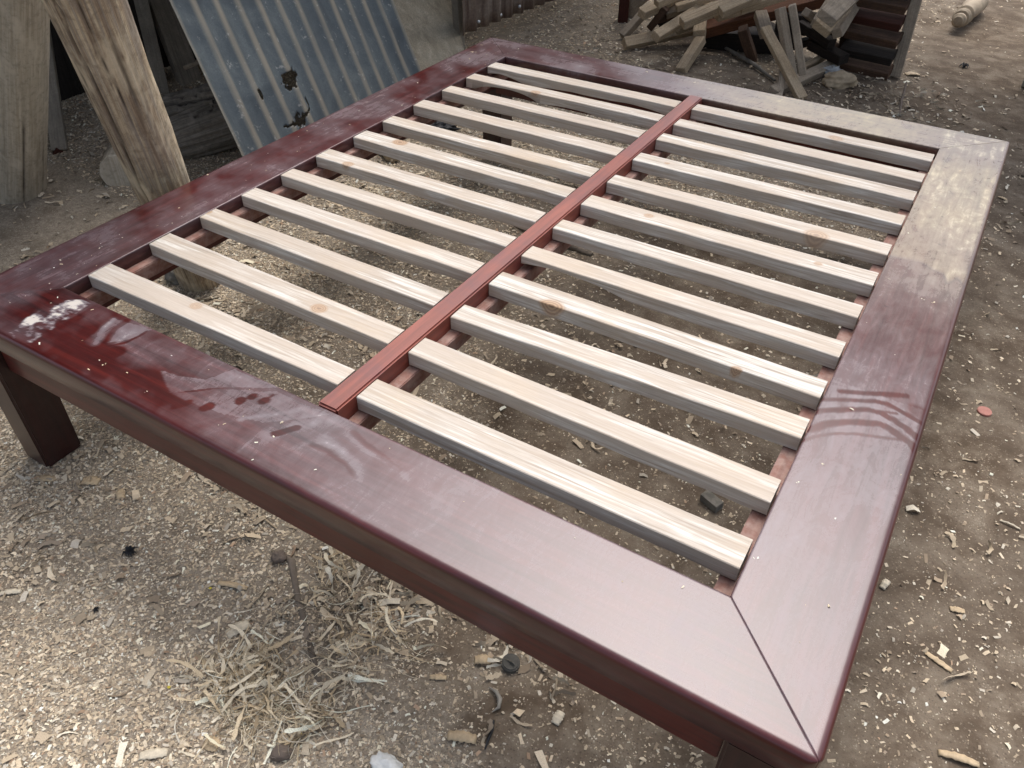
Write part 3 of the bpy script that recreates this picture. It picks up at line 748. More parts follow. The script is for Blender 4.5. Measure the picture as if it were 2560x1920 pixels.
# logs
def make_log(name, p1, p2, r1, r2, mat, label, cat='log', n=96, m_=220, bumpy=.004, cracks=(), facets=0, ext=0.0, seed=0, flatcap=True, bend=0.0):
    p1, p2 = np.array(p1, float), np.array(p2, float); d = p2 - p1; L = np.linalg.norm(d); d /= L
    if ext: p2 = p2 + d * ext; r2 = r2 + (r2 - r1) * ext / L; L += ext
    s = np.cross(d, [0, 0, 1]); s = s if np.linalg.norm(s) > .01 else np.array([1., 0, 0]); s /= np.linalg.norm(s); t = np.cross(s, d)
    T, A_ = np.meshgrid(np.linspace(0, 1, m_), np.linspace(0, 2 * math.pi, n, endpoint=False), indexing='ij')
    rad = r1 + (r2 - r1) * T
    x = np.cos(A_) * 2; y = np.sin(A_) * 2
    nz = fbm(x + T * L * 1.3, y + T * L * .8, 1.1, 80 + seed) - .5
    nf = fbm(x * 3 + T * L * 1.2, y * 3, 2.5, 90 + seed) - .5
    rad = rad * (1 + .10 * nz) + bumpy * nf * 2
    if facets: rad = rad * (1 - .03 * np.abs(np.cos(A_ * facets / 2 + nz * 2)))
    ck = np.zeros_like(rad)
    for (a0, t0, t1, wv, wid, dep) in cracks:
        a = a0 + wv * (fbm(T * 9, T * 0 + a0, 1.0, 95) - .5)
        da = np.abs((A_ - a + math.pi) % (2 * math.pi) - math.pi) * rad
        env = np.clip((T * L - t0) / .06, 0, 1) * np.clip((t1 - T * L) / .06, 0, 1)
        q = np.exp(-(da / wid) ** 2) * env; ck = np.maximum(ck, q); rad = rad - dep * q
    cen = p1 + T[..., None] * d * L + bend * np.sin(T * math.pi)[..., None] * s
    P = cen + rad[..., None] * (np.cos(A_)[..., None] * s + np.sin(A_)[..., None] * t)
    I, J = np.meshgrid(np.arange(m_ - 1), np.arange(n), indexing='ij'); J2 = (J + 1) % n
    Fq = np.stack([I * n + J, I * n + J2, (I + 1) * n + J2, (I + 1) * n + J], -1).reshape(-1, 4)
    o = npmesh(name, P.reshape(-1, 3), Fq, mat, None, True)
    uvl = o.data.uv_layers.new(name='UVMap'); vi = np.empty(len(o.data.loops), np.int32); o.data.loops.foreach_get('vertex_index', vi)
    uu = (T * L).ravel()[vi]; vv = (np.sin(A_ / 2) * 2).ravel()[vi] ; uvl.data.foreach_set('uv', np.stack([uu + seed, vv], -1).astype(np.float32).ravel())
    o.data.attributes.new('crack', 'FLOAT', 'POINT').data.foreach_set('value', ck.ravel().astype(np.float32))
    bm = bmesh.new(); bm.from_mesh(o.data); bmesh.ops.holes_fill(bm, edges=[e for e in bm.edges if e.is_boundary], sides=0)
    bmesh.ops.recalc_face_normals(bm, faces=bm.faces)
    for f in bm.faces:
        if len(f.verts) > 8: f.smooth = False
    bm.to_mesh(o.data); bm.free()
    tagp(o, label, cat); return o
bl0 = W(505, 700, -.01)
bl1 = WD(213, 0, 2.27)
make_log('leaning_log', bl0, bl1, .072, .089, M['log'], 'peeled cracked tree log leaning upright beside the left edge of the bed', ext=1.0, seed=1, facets=7,
         cracks=((5.15, .15, 1.5, .35, .0030, .012), (4.55, .7, 1.5, .3, .0022, .005), (5.75, .3, .9, .25, .002, .005), (4.15, .75, 1.0, .1, .004, .009), (5.5, .7, 1.6, .2, .002, .004)))
fl0 = W(42, 478, .0) + np.array([0, 0, .012]); fl1 = WD(34, 0, 3.16)
make_log('round_post', fl0, fl1, .108, .098, M['log_grey'], 'thick dusty round wooden post at the far left corner', 'post', ext=1.3, seed=3, bumpy=.002,
         cracks=((5.1, .0, .5, .1, .002, .003), (4.3, .0, .4, .1, .002, .003)))
# thin board and posts in the dark behind
def part_of(name, label, cat, p1, p2, wd, ht, mat, **k):
    o = beam(name, p1, p2, wd, ht, mat, None, **k); tagp(o, label, cat); return o
part_of('thin_plank', 'narrow grey plank standing between the round post and the peeled log', 'plank', W(150, 378, .05), WX(96, 20, -1.92), .062, .03, M['shadow_post'], segs=1)
part_of('red_block', 'small dark red wooden block at the foot of the narrow grey plank', 'wood block', W(138, 408, -.005), W(158, 372, .05), .07, .06, M['redpost'])
part_of('squared_post', 'narrow squared grey post in the dark just right of the peeled log', 'post', W(424, 300, .02), WX(352, 0, -1.86), .06, .05, M['shadow_post'], segs=1)
part_of('dark_post', 'dark wide post directly left of the squared grey post', 'post', WX(375, 200, -1.95), WX(322, 0, -2.0), .10, .05, M['black_wood_and_shade'])
part_of('wide_board', 'wide dusty brown board in the dark behind the corrugated sheet', 'board', W(490, 245, .06), WX(398, 0, -1.90), .13, .03, M['shadow_post'], roll=.5)
part_of('short_peg', 'short pale peg sticking out beside the edge of the corrugated sheet', 'peg', WX(462, 170, -1.60), WX(500, 155, -1.50), .018, .018, M['offcut_grey'])
make_log('gnarled_log', W(405, 362, .06), W(585, 300, .10), .085, .11, M['stump'], 'gnarled dusty log lying in the dark beside the corrugated sheet', bumpy=.020, n=80, m_=120, seed=5,
         cracks=((1.2, .05, .5, .4, .005, .012),))
make_log('split_root', W(400, 285, .10), W(560, 262, .16), .06, .09, M['stump'], 'rough split root wood on top of the gnarled log', 'root', bumpy=.028, n=80, m_=120, seed=7,
         cracks=((1.2, .0, .6, .5, .007, .02), (1.8, .0, .6, .4, .007, .02), (.7, .0, .6, .4, .006, .02), (2.5, .0, .6, .5, .006, .02)))
q0 = W(298, 432, .055); q1 = q0 + np.array([-.10, .10, .0])
make_log('log_stub', q0, q1, .075, .07, M['log_grey'], 'short sawn log stub half sunk in sawdust left of the peeled log', 'log', bumpy=.004, n=10, m_=8, seed=9)

# ------------------------------------------------------------------ offcut pile
pile = [ # u1 v1 z1 u2 v2 z2 width height roll mat name label
 (1560, 110, .045, 1760, 66, .09, .060, .050, .75, 'offcut', 'thick pale offcut on the ground, the lowest at the left of the wood pile'),
 (1638, 92, .15, 1760, 16, .22, .052, .045, .55, 'offcut', 'pale offcut lying on the thick lowest one, its end hanging over it'),
 (1704, 58, .22, 1830, 4, .31, .060, .050, .35, 'offcut', 'broad pale offcut crossing above the middle of the pile, notched at its end'),
 (1800, 30, .31, 1900, -14, .38, .055, .045, .45, 'offcut', 'short pale offcut topmost at the centre of the pile'),
 (1603, 36, .20, 1720, -22, .27, .055, .050, .3, 'offcut', 'grey offcut at the upper left of the pile, blunt end to the left'),
 (1556, 92, .02, 1612, 30, .14, .045, .045, .2, 'offcut_grey', 'grey offcut slanting down to the ground at the left end of the pile'),
 (1755, 76, .13, 2075, -8, .30, .085, .060, .25, 'board_brown', 'long rust-brown plank running across the whole wood pile'),
 (1765, -40, .27, 1748, 88, .135, .066, .055, .2, 'offcut', 'pale offcut standing on end in the middle of the pile, pointing down'),
 (1752, 98, .12, 1702, 178, .015, .058, .042, .2, 'offcut', 'thin pale offcut sliding down to the ground below the standing one'),
 (1856, 70, .20, 1882, 150, .02, .056, .050, .7, 'offcut_dark', 'dark brown offcut slanting to the ground under the rust-brown plank'),
 (1900, 34, .26, 1917, 88, .20, .064, .046, .1, 'offcut_grey', 'blunt grey block end poking out under the rust-brown plank'),
 (1912, 70, .25, 2006, 248, .012, .050, .034, .25, 'offcut', 'long pale slat sliding down towards the bed at the right of the pile'),
 (1950, 20, .34, 1980, 190, .04, .052, .034, .1, 'offcut_grey', 'grey slat standing just behind the long pale slat'),
 (1980, 12, .42, 2007, 186, .11, .050, .034, -.15, 'offcut_grey', 'grey slat hanging down with a chipped end, right of the other two'),
 (1930, 232, .02, 2088, 160, .045, .056, .048, .35, 'offcut_grey', 'squared offcut lying flat across the foot of the leaning slats'),
 (2008, 170, .035, 2070, 136, .06, .036, .030, .2, 'offcut', 'small hollow-ended offcut just behind the flat squared one'),
 (1945, 250, .0, 1962, 150, .12, .034, .028, .1, 'offcut_grey', 'thin grey stick behind the foot of the long pale slat'),
 (2135, -22, .42, 2066, 46, .37, .095, .045, -.45, 'offcut_grey', 'wide dusty offcut highest of the three pointing at the bed'),
 (2120, 10, .33, 2052, 74, .27, .095, .042, -.45, 'offcut', 'wide offcut underneath the highest one, its brown end showing'),
 (2138, 10, .33, 2092, 84, .26, .050, .048, .5, 'offcut_grey', 'narrow offcut wedged beside the two wide ones'),
 (1765, 72, .09, 1824, 96, .07, .060, .040, .1, 'offcut_dark', 'short brown offcut lying in the dark under the pile'),
 (1664, 34, .17, 1760, 2, .24, .050, .045, .6, 'offcut_grey', 'split grey offcut under the blunt-ended one'),
 (1690, 20, .22, 1800, -14, .29, .04, .04, .2, 'offcut', 'thin pale stick high in the left half of the pile'),
 (1625, 70, .10, 1665, 20, .22, .050, .04, .1, 'offcut_dark', 'dark stick leaning inside the left half of the pile'),
 (1590, 12, .12, 1640, -30, .25, .07, .05, .3, 'offcut_grey', 'grey offcut at the very top left of the pile'),
 (2030, 108, .12, 2110, 150, .10, .07, .05, .1, 'black_wood_and_shade', 'black filler offcut standing in for shade under the three offcuts that point at the bed'),
 (2000, 60, .20, 2080, 110, .16, .06, .045, .0, 'black_wood_and_shade', 'dark filler offcut deepening the shade in the hollow between slats and wide offcuts'),
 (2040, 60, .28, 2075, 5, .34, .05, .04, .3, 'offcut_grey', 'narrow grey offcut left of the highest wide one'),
 (1830, 40, .12, 1960, 90, .08, .08, .06, .2, 'black_wood_and_shade', 'black filler beam standing in for shade, buried inside the pile'),
 (1660, 60, .05, 1850, 20, .08, .10, .08, .1, 'black_wood_and_shade', 'black filler beam for shade, lying deepest at the left of the pile'),

 (1765, 92, .05, 1985, 104, .09, .13, .10, .1, 'black_wood_and_shade', 'wide black beam standing in for the shade under the rust-brown plank'),  # black beams fill the gaps where the pile is in shade
 (1950, 50, .18, 2100, 70, .20, .12, .10, .0, 'black_wood_and_shade', 'wide black beam standing in for the shade behind the leaning slats'),
 (1640, 40, .10, 1760, 10, .16, .10, .09, .0, 'black_wood_and_shade', 'black filler block standing in for shade in the heart of the left half of the pile'),
 (1690, 74, .10, 1775, 40, .14, .050, .040, .3, 'offcut', 'short tan offcut squeezed between the lowest one and the black filler beam'),
 (1790, 40, .22, 1905, 8, .27, .055, .045, .2, 'offcut', 'tan offcut lying along the top side of the rust-brown plank'),
 (1850, 20, .30, 1975, -20, .38, .060, .045, .4, 'offcut', 'tan offcut rising to the right above the rust-brown plank'),
 (1640, 8, .28, 1740, -40, .36, .055, .045, .3, 'offcut', 'tan offcut cut off by the top edge, left of the standing one'),
 (1905, 60, .10, 1890, 130, .02, .05, .045, .1, 'offcut_dark', 'dark offcut end resting on the ground behind the long pale slat'),
 (2015, 30, .30, 2060, 70, .20, .05, .04, .1, 'offcut_grey', 'short grey offcut in front of the hollow right of the slats'),
 (2030, 90, .14, 2090, 120, .12, .05, .04, .0, 'offcut_dark', 'brown offcut just above the small hollow-ended one'),
 (1950, 120, .08, 2040, 100, .10, .05, .04, .0, 'black_wood_and_shade', 'dark filler cross piece deepening the shade behind the leaning slats'),
 (1700, 30, .16, 1640, 50, .14, .04, .04, .0, 'offcut_dark', 'dark short piece under the broad pale offcut'),
]
for (u1, v1, z1, u2, v2, z2, wd, ht, roll, mat, lab) in pile:
    o = beam('wood_offcut', W(u1, v1, z1), W(u2, v2, z2), wd, ht, M[mat], None, roll=roll, bev=.003, segs=3, rough=.0006)
    tagp(o, lab, 'offcut', 'offcuts in the wood pile'); 
part_of('red_board', 'upright dark red board behind the left end of the wood pile', 'board', W(1556, 60, 0), W(1556, 60, 0) + np.array([-.02, .03, .7]), .06, .03, M['redpost'])
part_of('grey_upright', 'upright grey post beside the dark red board behind the pile', 'post', W(1582, 48, 0), W(1582, 48, 0) + np.array([-.02, .03, .7]), .065, .04, M['offcut_grey'])

# louvred frame right of the pile
f_bl, f_br = W(2092, 166, .02), W(2232, 198, .012)
f_up = np.array([-.05, .10, 1.0]); acr = f_br - f_bl; wl = np.linalg.norm(acr); acr /= wl
bck = np.cross(acr, [0, 0, 1]); bck = bck if bck[1] > 0 else -bck
fr = thing('slatted_frame', 'dark slatted wooden frame standing at the right end of the wood pile', 'frame', tuple(map(float, (f_bl + f_br) / 2)))
beam('side_rail', f_br + bck * .05, f_br + bck * .05 + f_up * .75, .026, .055, M['offcut_grey'], fr, up=tuple(acr))
beam('side_rail', f_bl + bck * .05, f_bl + bck * .05 + f_up * .75, .026, .055, M['offcut_dark'], fr, up=tuple(acr))
cols_ = ['offcut_dark', 'black_wood_and_shade', 'offcut_dark', 'redpost', 'offcut_dark', 'black_wood_and_shade', 'offcut_dark', 'offcut_dark', 'black_wood_and_shade']
for i in range(9):
    z = .03 + i * .078 + random.uniform(-.006, .006); j = random.uniform(-.012, .014)
    a_ = f_bl + f_up * z + acr * (.004 + j) + bck * random.uniform(-.006, .008); b_ = f_br + f_up * z - acr * (.022 - j * .6) + bck * random.uniform(-.006, .008)
    beam('louvre_slat', a_, b_, .10, .042, M[cols_[i]], fr, roll=.30)
# turned leg
def lathe(name, p1, p2, prof, mat, label, cat, n=28):
    p1, p2 = np.array(p1), np.array(p2); d = p2 - p1; L = np.linalg.norm(d); d /= L
    s = np.cross(d, [0, 0, 1]); s /= np.linalg.norm(s); t = np.cross(s, d); Vv = []; Fq = []
    for (q, r) in prof:
        for k in range(n):
            a = 2 * math.pi * k / n; Vv.append(p1 + d * q + r * (math.cos(a) * s + math.sin(a) * t))
    for i in range(len(prof) - 1):
        for k in range(n): Fq.append((i * n + k, i * n + (k + 1) % n, (i + 1) * n + (k + 1) % n, (i + 1) * n + k))
    o = npmesh(name, Vv, Fq, mat, None, True); tagp(o, label, cat); return o
def sm(prof, k=6):
    out = []
    for i in range(len(prof) - 1):
        for j in range(k):
            t_ = j / k; t2 = t_ * t_ * (3 - 2 * t_); out.append((prof[i][0] + (prof[i + 1][0] - prof[i][0]) * t_, prof[i][1] + (prof[i + 1][1] - prof[i][1]) * t2))
    return out + [prof[-1]]
lathe('turned_leg', W(2394, 54, .05), W(2480, -30, .075), sm([(0, .001), (.006, .028), (.03, .043), (.055, .038), (.068, .022), (.08, .048), (.10, .056), (.115, .048), (.13, .030), (.15, .040), (.17, .058), (.19, .05), (.20, .045), (.35, .062), (.5, .066), (.6, .05), (.62, .001)]),
      M['turned'], 'turned pale wooden furniture leg lying on the ground at the top right', 'furniture leg')
part_of('edge_post', 'dark post at the right edge of the yard, mostly out of view', 'post', W(2572, 215, 0), W(2572, 215, 0) + np.array([.02, .0, .8]), .07, .07, M['shadow_post'])

# ------------------------------------------------------------------ loose things on the ground
def lump(name, c, rx, ry, rz, mat, label, cat, seed=0, amp=.25, rot=0.0, sub=4, sink=.3, fr_=3.0):
    bm = bmesh.new(); bmesh.ops.create_icosphere(bm, subdivisions=sub, radius=1)
    for v in bm.verts:
        n1 = mnoise.fractal(v.co * fr_ * .5 + Vector((seed * 7.1, seed * 3.3, 0)), 1.0, 2.0, 4)
        v.co = v.co * (1 + amp * n1); x, y = v.co.x * rx, v.co.y * ry
        v.co = Vector((x * math.cos(rot) - y * math.sin(rot), x * math.sin(rot) + y * math.cos(rot), v.co.z * rz))
        v.co += Vector((c[0], c[1], c[2] + rz * (1 - sink)))
    o = bm_obj(bm, name, mat, None, True); recentre(o); tagp(o, label, cat); return o
def G(u, v, dz=0.0):
    p = W(u, v); p = np.array([p[0], p[1], float(gh(p[0], p[1]))]); return p + np.array([0, 0, dz])
lump('pale_stone', G(2092, 222), .085, .05, .045, M['stone_pale'], 'pale tan stone on the ground between the pile and the bed', 'stone', 3, .35, .3)
lump('plastic_scrap', G(2075, 198), .05, .03, .03, M['plastic'], 'crumpled whitish plastic scrap behind the pale tan stone', 'plastic', 5, .6, .6, fr_=6)
lump('brown_stone', G(698, 1394), .018, .015, .012, M['stone_dark'], 'small brown stone beside the root below the bed edge', 'stone', 6, .3)
lump('dark_pebble', G(705, 1888), .020, .014, .013, M['stone_dark'], 'dark pebble below the heap of wood fibre', 'stone', 7, .2, .8)
lump('white_wrapper', G(968, 1922), .034, .020, .012, M['wrapper'], 'crumpled white wrapper at the bottom edge of the photo', 'wrapper', 8, .35, .1, fr_=3.2)
lump('bark_lump', G(445, 690), .05, .04, .035, M['bark'], 'grey bark lump under the front left slats', 'bark', 9, .3)
lump('black_rag', W(1095, 330, .0), .09, .05, .03, M['char'], 'crumpled black plastic under the back left slats', 'plastic', 10, .6, .5, fr_=6)
lump('curled_bark', G(975, 395), .075, .03, .03, M['stone_pale'], 'curled piece of brown bark under the left slats', 'bark', 11, .5, -.5)
# dark rubber disc
def disc(name, c, r, h, mat, label, cat, tilt=(0, 0)):
    bm = bmesh.new(); bmesh.ops.create_cone(bm, cap_ends=True, segments=40, radius1=r, radius2=r, depth=h)
    bmesh.ops.bevel(bm, geom=[e for e in bm.edges if e.calc_face_angle(0) > .8], offset=h * .14, segments=3, affect='EDGES')
    o = bm_obj(bm, name, mat, None, False); o.location = Vector(c) + Vector((0, 0, h / 2)); o.rotation_euler = (tilt[0], tilt[1], 0)
    tagp(o, label, cat); return o
disc('round_plug', G(1277, 1666, -.003), .0185, .020, M['dark_disc'], 'dark round plug lying on the sawdust under the front bed edge', 'plug', (.12, .08))
disc('pink_disc', G(2455, 1040, -.001), .0185, .008, M['pinkdisc'], 'small flat pink disc on the bare earth at the right', 'disc', (.05, 0))
def spiky(name, c, r, label, n=12, mat='char', h=.014, cat='scrap'):
    Vv, Fq = [], []
    for i in range(n):
        a = i / n * 2 * math.pi + random.uniform(-.2, .2); L = r * random.uniform(.55, 1.15); w_ = r * .17
        d = np.array([math.cos(a), math.sin(a), 0]); s_ = np.array([-d[1], d[0], 0]); b = len(Vv)
        Vv += [c + s_ * w_, c - s_ * w_, c + d * L * .6 - s_ * w_ * .8 + [0, 0, h], c + d * L * .6 + s_ * w_ * .8 + [0, 0, h * .8], c + d * L + [0, 0, h * .1]]
        Fq += [(b, b + 1, b + 2, b + 3), (b + 3, b + 2, b + 4, b + 4)]
    me = bpy.data.meshes.new(name); me.from_pydata([tuple(map(float, v)) for v in Vv], [], [f if f[2] != f[3] else f[:3] for f in Fq]); me.update()
    o = put(me, name, M[mat]); md = o.modifiers.new('thickness', 'SOLIDIFY'); md.thickness = .0012; recentre(o); tagp(o, label, cat); return o
spiky('black_scrap', G(324, 1379, .002), .021, 'black frayed scrap lying on pale sawdust in the left foreground')
spiky('black_scrap', G(239, 1522, .001), .010, 'smaller black scrap below the frayed black one', n=7, h=.006)
spiky('black_feather', G(2410, 168, .002), .035, 'dark blue-black scrap on the earth at the upper right', n=8, h=.02)
# small dark wood block seen between the front slats
p = G(1779, 1264); bmk = beam_bm(p + np.array([-.026, .006, .012]), p + np.array([.022, -.014, .012]), .026, .024, roll=.1, bev=.001)
o = bm_obj(bmk, 'wood_block', M['bark']); tagp(o, 'small grey-black block on the ground, seen between the two nearest right slats', 'wood block')
def tube(name, pts, rad, mat, label=None, cat=None, kind=None, n=8):
    pts = [np.array(p, float) for p in pts]; k = len(pts); Vv = []; Fq = []
    rad = rad if hasattr(rad, '__len__') else [rad] * k
    for i, p in enumerate(pts):
        d = pts[min(i + 1, k - 1)] - pts[max(i - 1, 0)]; d /= np.linalg.norm(d); s_ = np.cross(d, [0, 0, 1]); s_ /= np.linalg.norm(s_) + 1e-9; t_ = np.cross(s_, d)
        for j in range(n):
            a = 2 * math.pi * j / n; Vv.append(p + rad[i] * (math.cos(a) * s_ + math.sin(a) * t_))
    for i in range(k - 1):
        for j in range(n): Fq.append((i * n + j, i * n + (j + 1) % n, (i + 1) * n + (j + 1) % n, (i + 1) * n + j))
    o = npmesh(name, Vv, Fq, mat, None, True); 
    if label: tagp(o, label, cat)
    return o
tube('curved_peel', [G(1222, 1722, .004), G(1240, 1735, .008), G(1250, 1755, .009), G(1247, 1775, .007), G(1230, 1785, .004)], [.001, .004, .0048, .0035, .0008], M['tusk'], 'curved grey peel like a small horn below the dark round plug', 'peel')
tube('charred_stick', [G(1234, 1805, .002), G(1230, 1830, .004), G(1222, 1850, .004), G(1212, 1878, .002)], [.002, .0035, .003, .0015], M['char'], 'short charred stick near the bottom edge', 'stick')
tube('long_stick', [G(1800, 118, .01), G(1835, 148, .02), G(1880, 175, .02), G(1935, 212, .012)], [.008, .012, .012, .007], M['bark'], 'grey bark-covered stick on the ground in front of the pile', 'stick')
tube('upright_twig', [G(2247, 292), G(2250, 262, .02), G(2257, 235, .055)], [.006, .006, .005], M['stone_dark'], 'reddish twig poking from the ground behind the far bed edge', 'stick')
rt = [G(705, 1380, -.003), G(728, 1400, .0), G(745, 1500, -.003), G(770, 1590, -.004), G(790, 1680, -.004), G(812, 1740, -.006)]
tube('root', rt, [.006, .009, .008, .007, .009, .006], M['root'], 'earth-caked root snaking through the sawdust in the foreground', 'root', n=12)
tube('root', [G(1285, 560, .0), G(1340, 590, .01), G(1400, 610, .012), G(1480, 640, .0)], [.01, .014, .014, .01], M['root'], 'root under the middle of the bed, seen between the left slats', 'root')
for (u, v, lab) in ((1560, 1880, 0), ):
    pass

# ------------------------------------------------------------------ sawdust, shavings, fibres
PAL = np.array([(.44, .365, .26), (.36, .295, .21), (.54, .465, .35), (.28, .22, .155), (.62, .57, .46), (.22, .18, .135), (.42, .38, .31), (.30, .21, .14)])
PW_ = np.array([.26, .2, .16, .13, .08, .08, .07, .02])
def inview(x, y):
    q = (np.stack([x, y, np.zeros_like(x)], -1) - CP) @ CM
    u = -q[:, 0] / q[:, 2] * FOC + 1280; v = q[:, 1] / q[:, 2] * FOC + 960
    return (q[:, 2] < 0) & (u > -120) & (u < 2680) & (v > -120) & (v < 2040)
def scatter(n, x0, x1, y0, y1, dens=cover_and_shade, pw=1.5):
    x = rng.uniform(x0, x1, n); y = rng.uniform(y0, y1, n); k = (rng.random(n) < dens(x, y) ** pw) & inview(x, y)
    return x[k], y[k]
def flakes(name, x, y, smin, smax, tilt, lift=.0012, asp=(1.0, 2.6), pal=PAL, pw=PW_, zoff=None):
    n = len(x); s = smin * (smax / smin) ** (rng.random(n) ** 1.7); a = rng.uniform(*asp, n); th = rng.uniform(0, 2 * math.pi, n)
    z = (gh(x, y) if zoff is None else zoff) + lift * rng.random(n) + s * .12
    t1 = rng.normal(0, tilt, n); t2 = rng.normal(0, tilt, n)
    ex = np.stack([np.cos(th), np.sin(th), t1], -1) * (s * a * .5)[:, None]; ey = np.stack([-np.sin(th), np.cos(th), t2], -1) * (s * .5)[:, None]
    c = np.stack([x, y, z], -1); bend = rng.normal(0, .35, n)[:, None] * s[:, None] * np.array([0, 0, 1.0])
    j = lambda: (1 + rng.uniform(-.35, .2, n))[:, None]
    V_ = np.stack([c - ex * j() - ey * j(), c - ey * j() + bend, c + ex * j() - ey * j(), c + ex * j() + ey * j(), c + ey * j() + bend, c - ex * j() + ey * j()], 1).reshape(-1, 3)
    b = np.arange(n) * 6
    F_ = np.concatenate([np.stack([b, b + 1, b + 4, b + 5], -1), np.stack([b + 1, b + 2, b + 3, b + 4], -1)])
    col = pal[rng.choice(len(pal), n, p=pw / pw.sum())] * rng.uniform(.8, 1.6, (n, 1)); col = np.clip(col, 0, .8)
    return npmesh(name, V_, F_, M['chips'], None, False, np.repeat(col, 6, 0))
X, Y = scatter(420000, -.7, 2.5, -.95, 1.0)
o = flakes('sawdust', X, Y, .0016, .0068, .18); tagp(o, kind='stuff')
X2, Y2 = scatter(240000, -2.2, 3.2, .9, 3.2); o = flakes('sawdust', X2, Y2, .0028, .010, .18); tagp(o, kind='stuff')
X3, Y3 = scatter(110000, -2.4, 3.4, 3.0, 6.6); o = flakes('sawdust', X3, Y3, .004, .014, .18); tagp(o, kind='stuff')
print('chips', len(X), len(X2), len(X3))
# bigger flat shavings, with thick clusters
X4, Y4 = scatter(5200, -2.0, 3.2, -.95, 4.5, pw=1.2)
clus = [(560, 1150, .07, 50), (640, 1250, .08, 40), (160, 1150, .07, 60), (1300, 1560, .07, 45), (1000, 1500, .06, 80), (1330, 1700, .07, 30), (700, 1560, .05, 26),
        (950, 1420, .07, 90), (2200, 250, .25, 260), (450, 700, .25, 120), (700, 800, .2, 120), (1000, 400, .3, 120), (1500, 1000, .15, 30), (60, 1330, .1, 50), (100, 520, .3, 90), (1000, 850, .12, 90), (2300, 300, .3, 160), (1450, 900, .2, 60), (1900, 150, .2, 60), (2450, 560, .2, 60), (2480, 1500, .2, 30), (1500, 130, .3, 100)]
xs, ys = [X4], [Y4]
for u, v, r, n in clus:
    p = W(u, v); xs.append(rng.normal(p[0], r, n)); ys.append(rng.normal(p[1], r, n))
X4 = np.concatenate(xs); Y4 = np.concatenate(ys); o = flakes('wood_flakes', X4, Y4, .0055, .018, .2, lift=.004, asp=(1.0, 3.2)); tagp(o, kind='stuff')
# curled shavings and fibres: ribbons that twist
def ribbons(name, items, pal=PAL):
    Vs, Fs, Cs = [], [], []; b = 0
    for (x, y, z0, L, wd, curl, up_) in items:
        n = 9; th = rng.uniform(0, 6.28); p = np.array([x, y, z0]); tw = rng.uniform(-2.2, 2.2); k = rng.normal(0, curl)
        ph = rng.uniform(0, 6.28); ct = rng.uniform(.5, 2.5)
        c = pal[rng.choice(len(pal), p=PW_[:len(pal)] / PW_[:len(pal)].sum())] * rng.uniform(.8, 1.3)
        for i in range(n):
            t_ = i / (n - 1); a = th + k * t_; d = np.array([math.cos(a), math.sin(a), up_ * math.cos(t_ * 3.14 * ct + ph)])
            q = p.copy(); p = p + d * L / (n - 1)
            nrm = np.array([-math.sin(a), math.cos(a), 0]); ww = wd * (.25 + .75 * math.sin(math.pi * (.15 + .72 * t_)) ** .35) * (1 + .35 * math.sin(i * 2.1 + ph))
            ang = tw * t_ + ph * .2; off = (nrm * math.cos(ang) + np.array([0, 0, 1]) * math.sin(ang)) * ww / 2
            zmin = float(gh(q[0], q[1])) + .0008 + (abs(off[2])); q[2] = max(q[2], zmin); p[2] = max(p[2], zmin - abs(off[2]))
            Vs += [q - off, q + off]; Cs += [c, c]
        for i in range(n - 1): Fs.append((b + 2 * i, b + 2 * i + 1, b + 2 * i + 3, b + 2 * i + 2))
        b += 2 * n
    return npmesh(name, np.array(Vs), Fs, M['chips'], None, True, np.clip(np.array(Cs), 0, .8))
it = []
xx, yy = scatter(1900, -1.6, 2.8, -.95, 3.6, pw=1.3)
for x, y in zip(xx, yy): it.append((x, y, float(gh(x, y)) + .003, rng.uniform(.012, .045), rng.uniform(.002, .008), .9, .25))
for u, v, r, n in clus:
    p = W(u, v)
    for _ in range(n // 3):
        x, y = rng.normal(p[0], r), rng.normal(p[1], r); it.append((x, y, float(gh(x, y)) + rng.uniform(.002, .012), rng.uniform(.02, .07), rng.uniform(.004, .012), 1.0, .4))
o = ribbons('wood_shavings', it); tagp(o, kind='stuff')
# heap of pale fibres in the foreground
it = []
LP = np.array([(.66, .58, .43), (.56, .46, .31), (.72, .66, .53), (.42, .33, .21)])
hp = [((700, 1560), .022, 16), ((610, 1690), .035, 150), ((550, 1710), .035, 110), ((690, 1760), .035, 170), ((620, 1790), .035, 80), ((760, 1820), .03, 60), ((880, 1500), .022, 60), ((830, 1410), .02, 34), ((960, 1550), .022, 44),
      ((850, 1620), .014, 40), ((870, 1690), .012, 34), ((820, 1790), .012, 24), ((800, 1480), .035, 26), ((1000, 1620), .025, 30), ((650, 1650), .015, 30)]
for (u, v), r, n in hp:
    p = W(u, v)
    for _ in range(n):
        x, y = rng.normal(p[0], r), rng.normal(p[1], r); thin = rng.random() < .68
        it.append((x, y, float(gh(x, y)) + rng.uniform(.002, .022), rng.uniform(.03, .085), rng.uniform(.0007, .0018) if thin else rng.uniform(.002, .009), .8 if rng.random() < .8 else 2.2, .35))
o = ribbons('wood_fibre_heap', it, LP); tagp(o, kind='stuff')
# crumbs on the planks
n = 800; x = rng.uniform(-PW, IW + PW, n); y = rng.uniform(-PW, IL + PW, n)
k = ((x < -.01) | (x > IW + .01) | (y < -.01) | (y > IL + .01)) & (rng.random(n) < np.where(x < .9, 1, .35)) & (x > -PW + .015) & (x < IW + PW - .015) & (y > -PW + .015) & (y < IL + PW - .015)
x, y = x[k], y[k]
o = flakes('wood_crumbs', x, y,   .0012, .0042, .05, lift=0, asp=(1, 3), pal=np.array([(.66, .60, .48), (.55, .46, .32)]), pw=np.array([.6, .4]), zoff=H + .0004); tagp(o, kind='stuff')

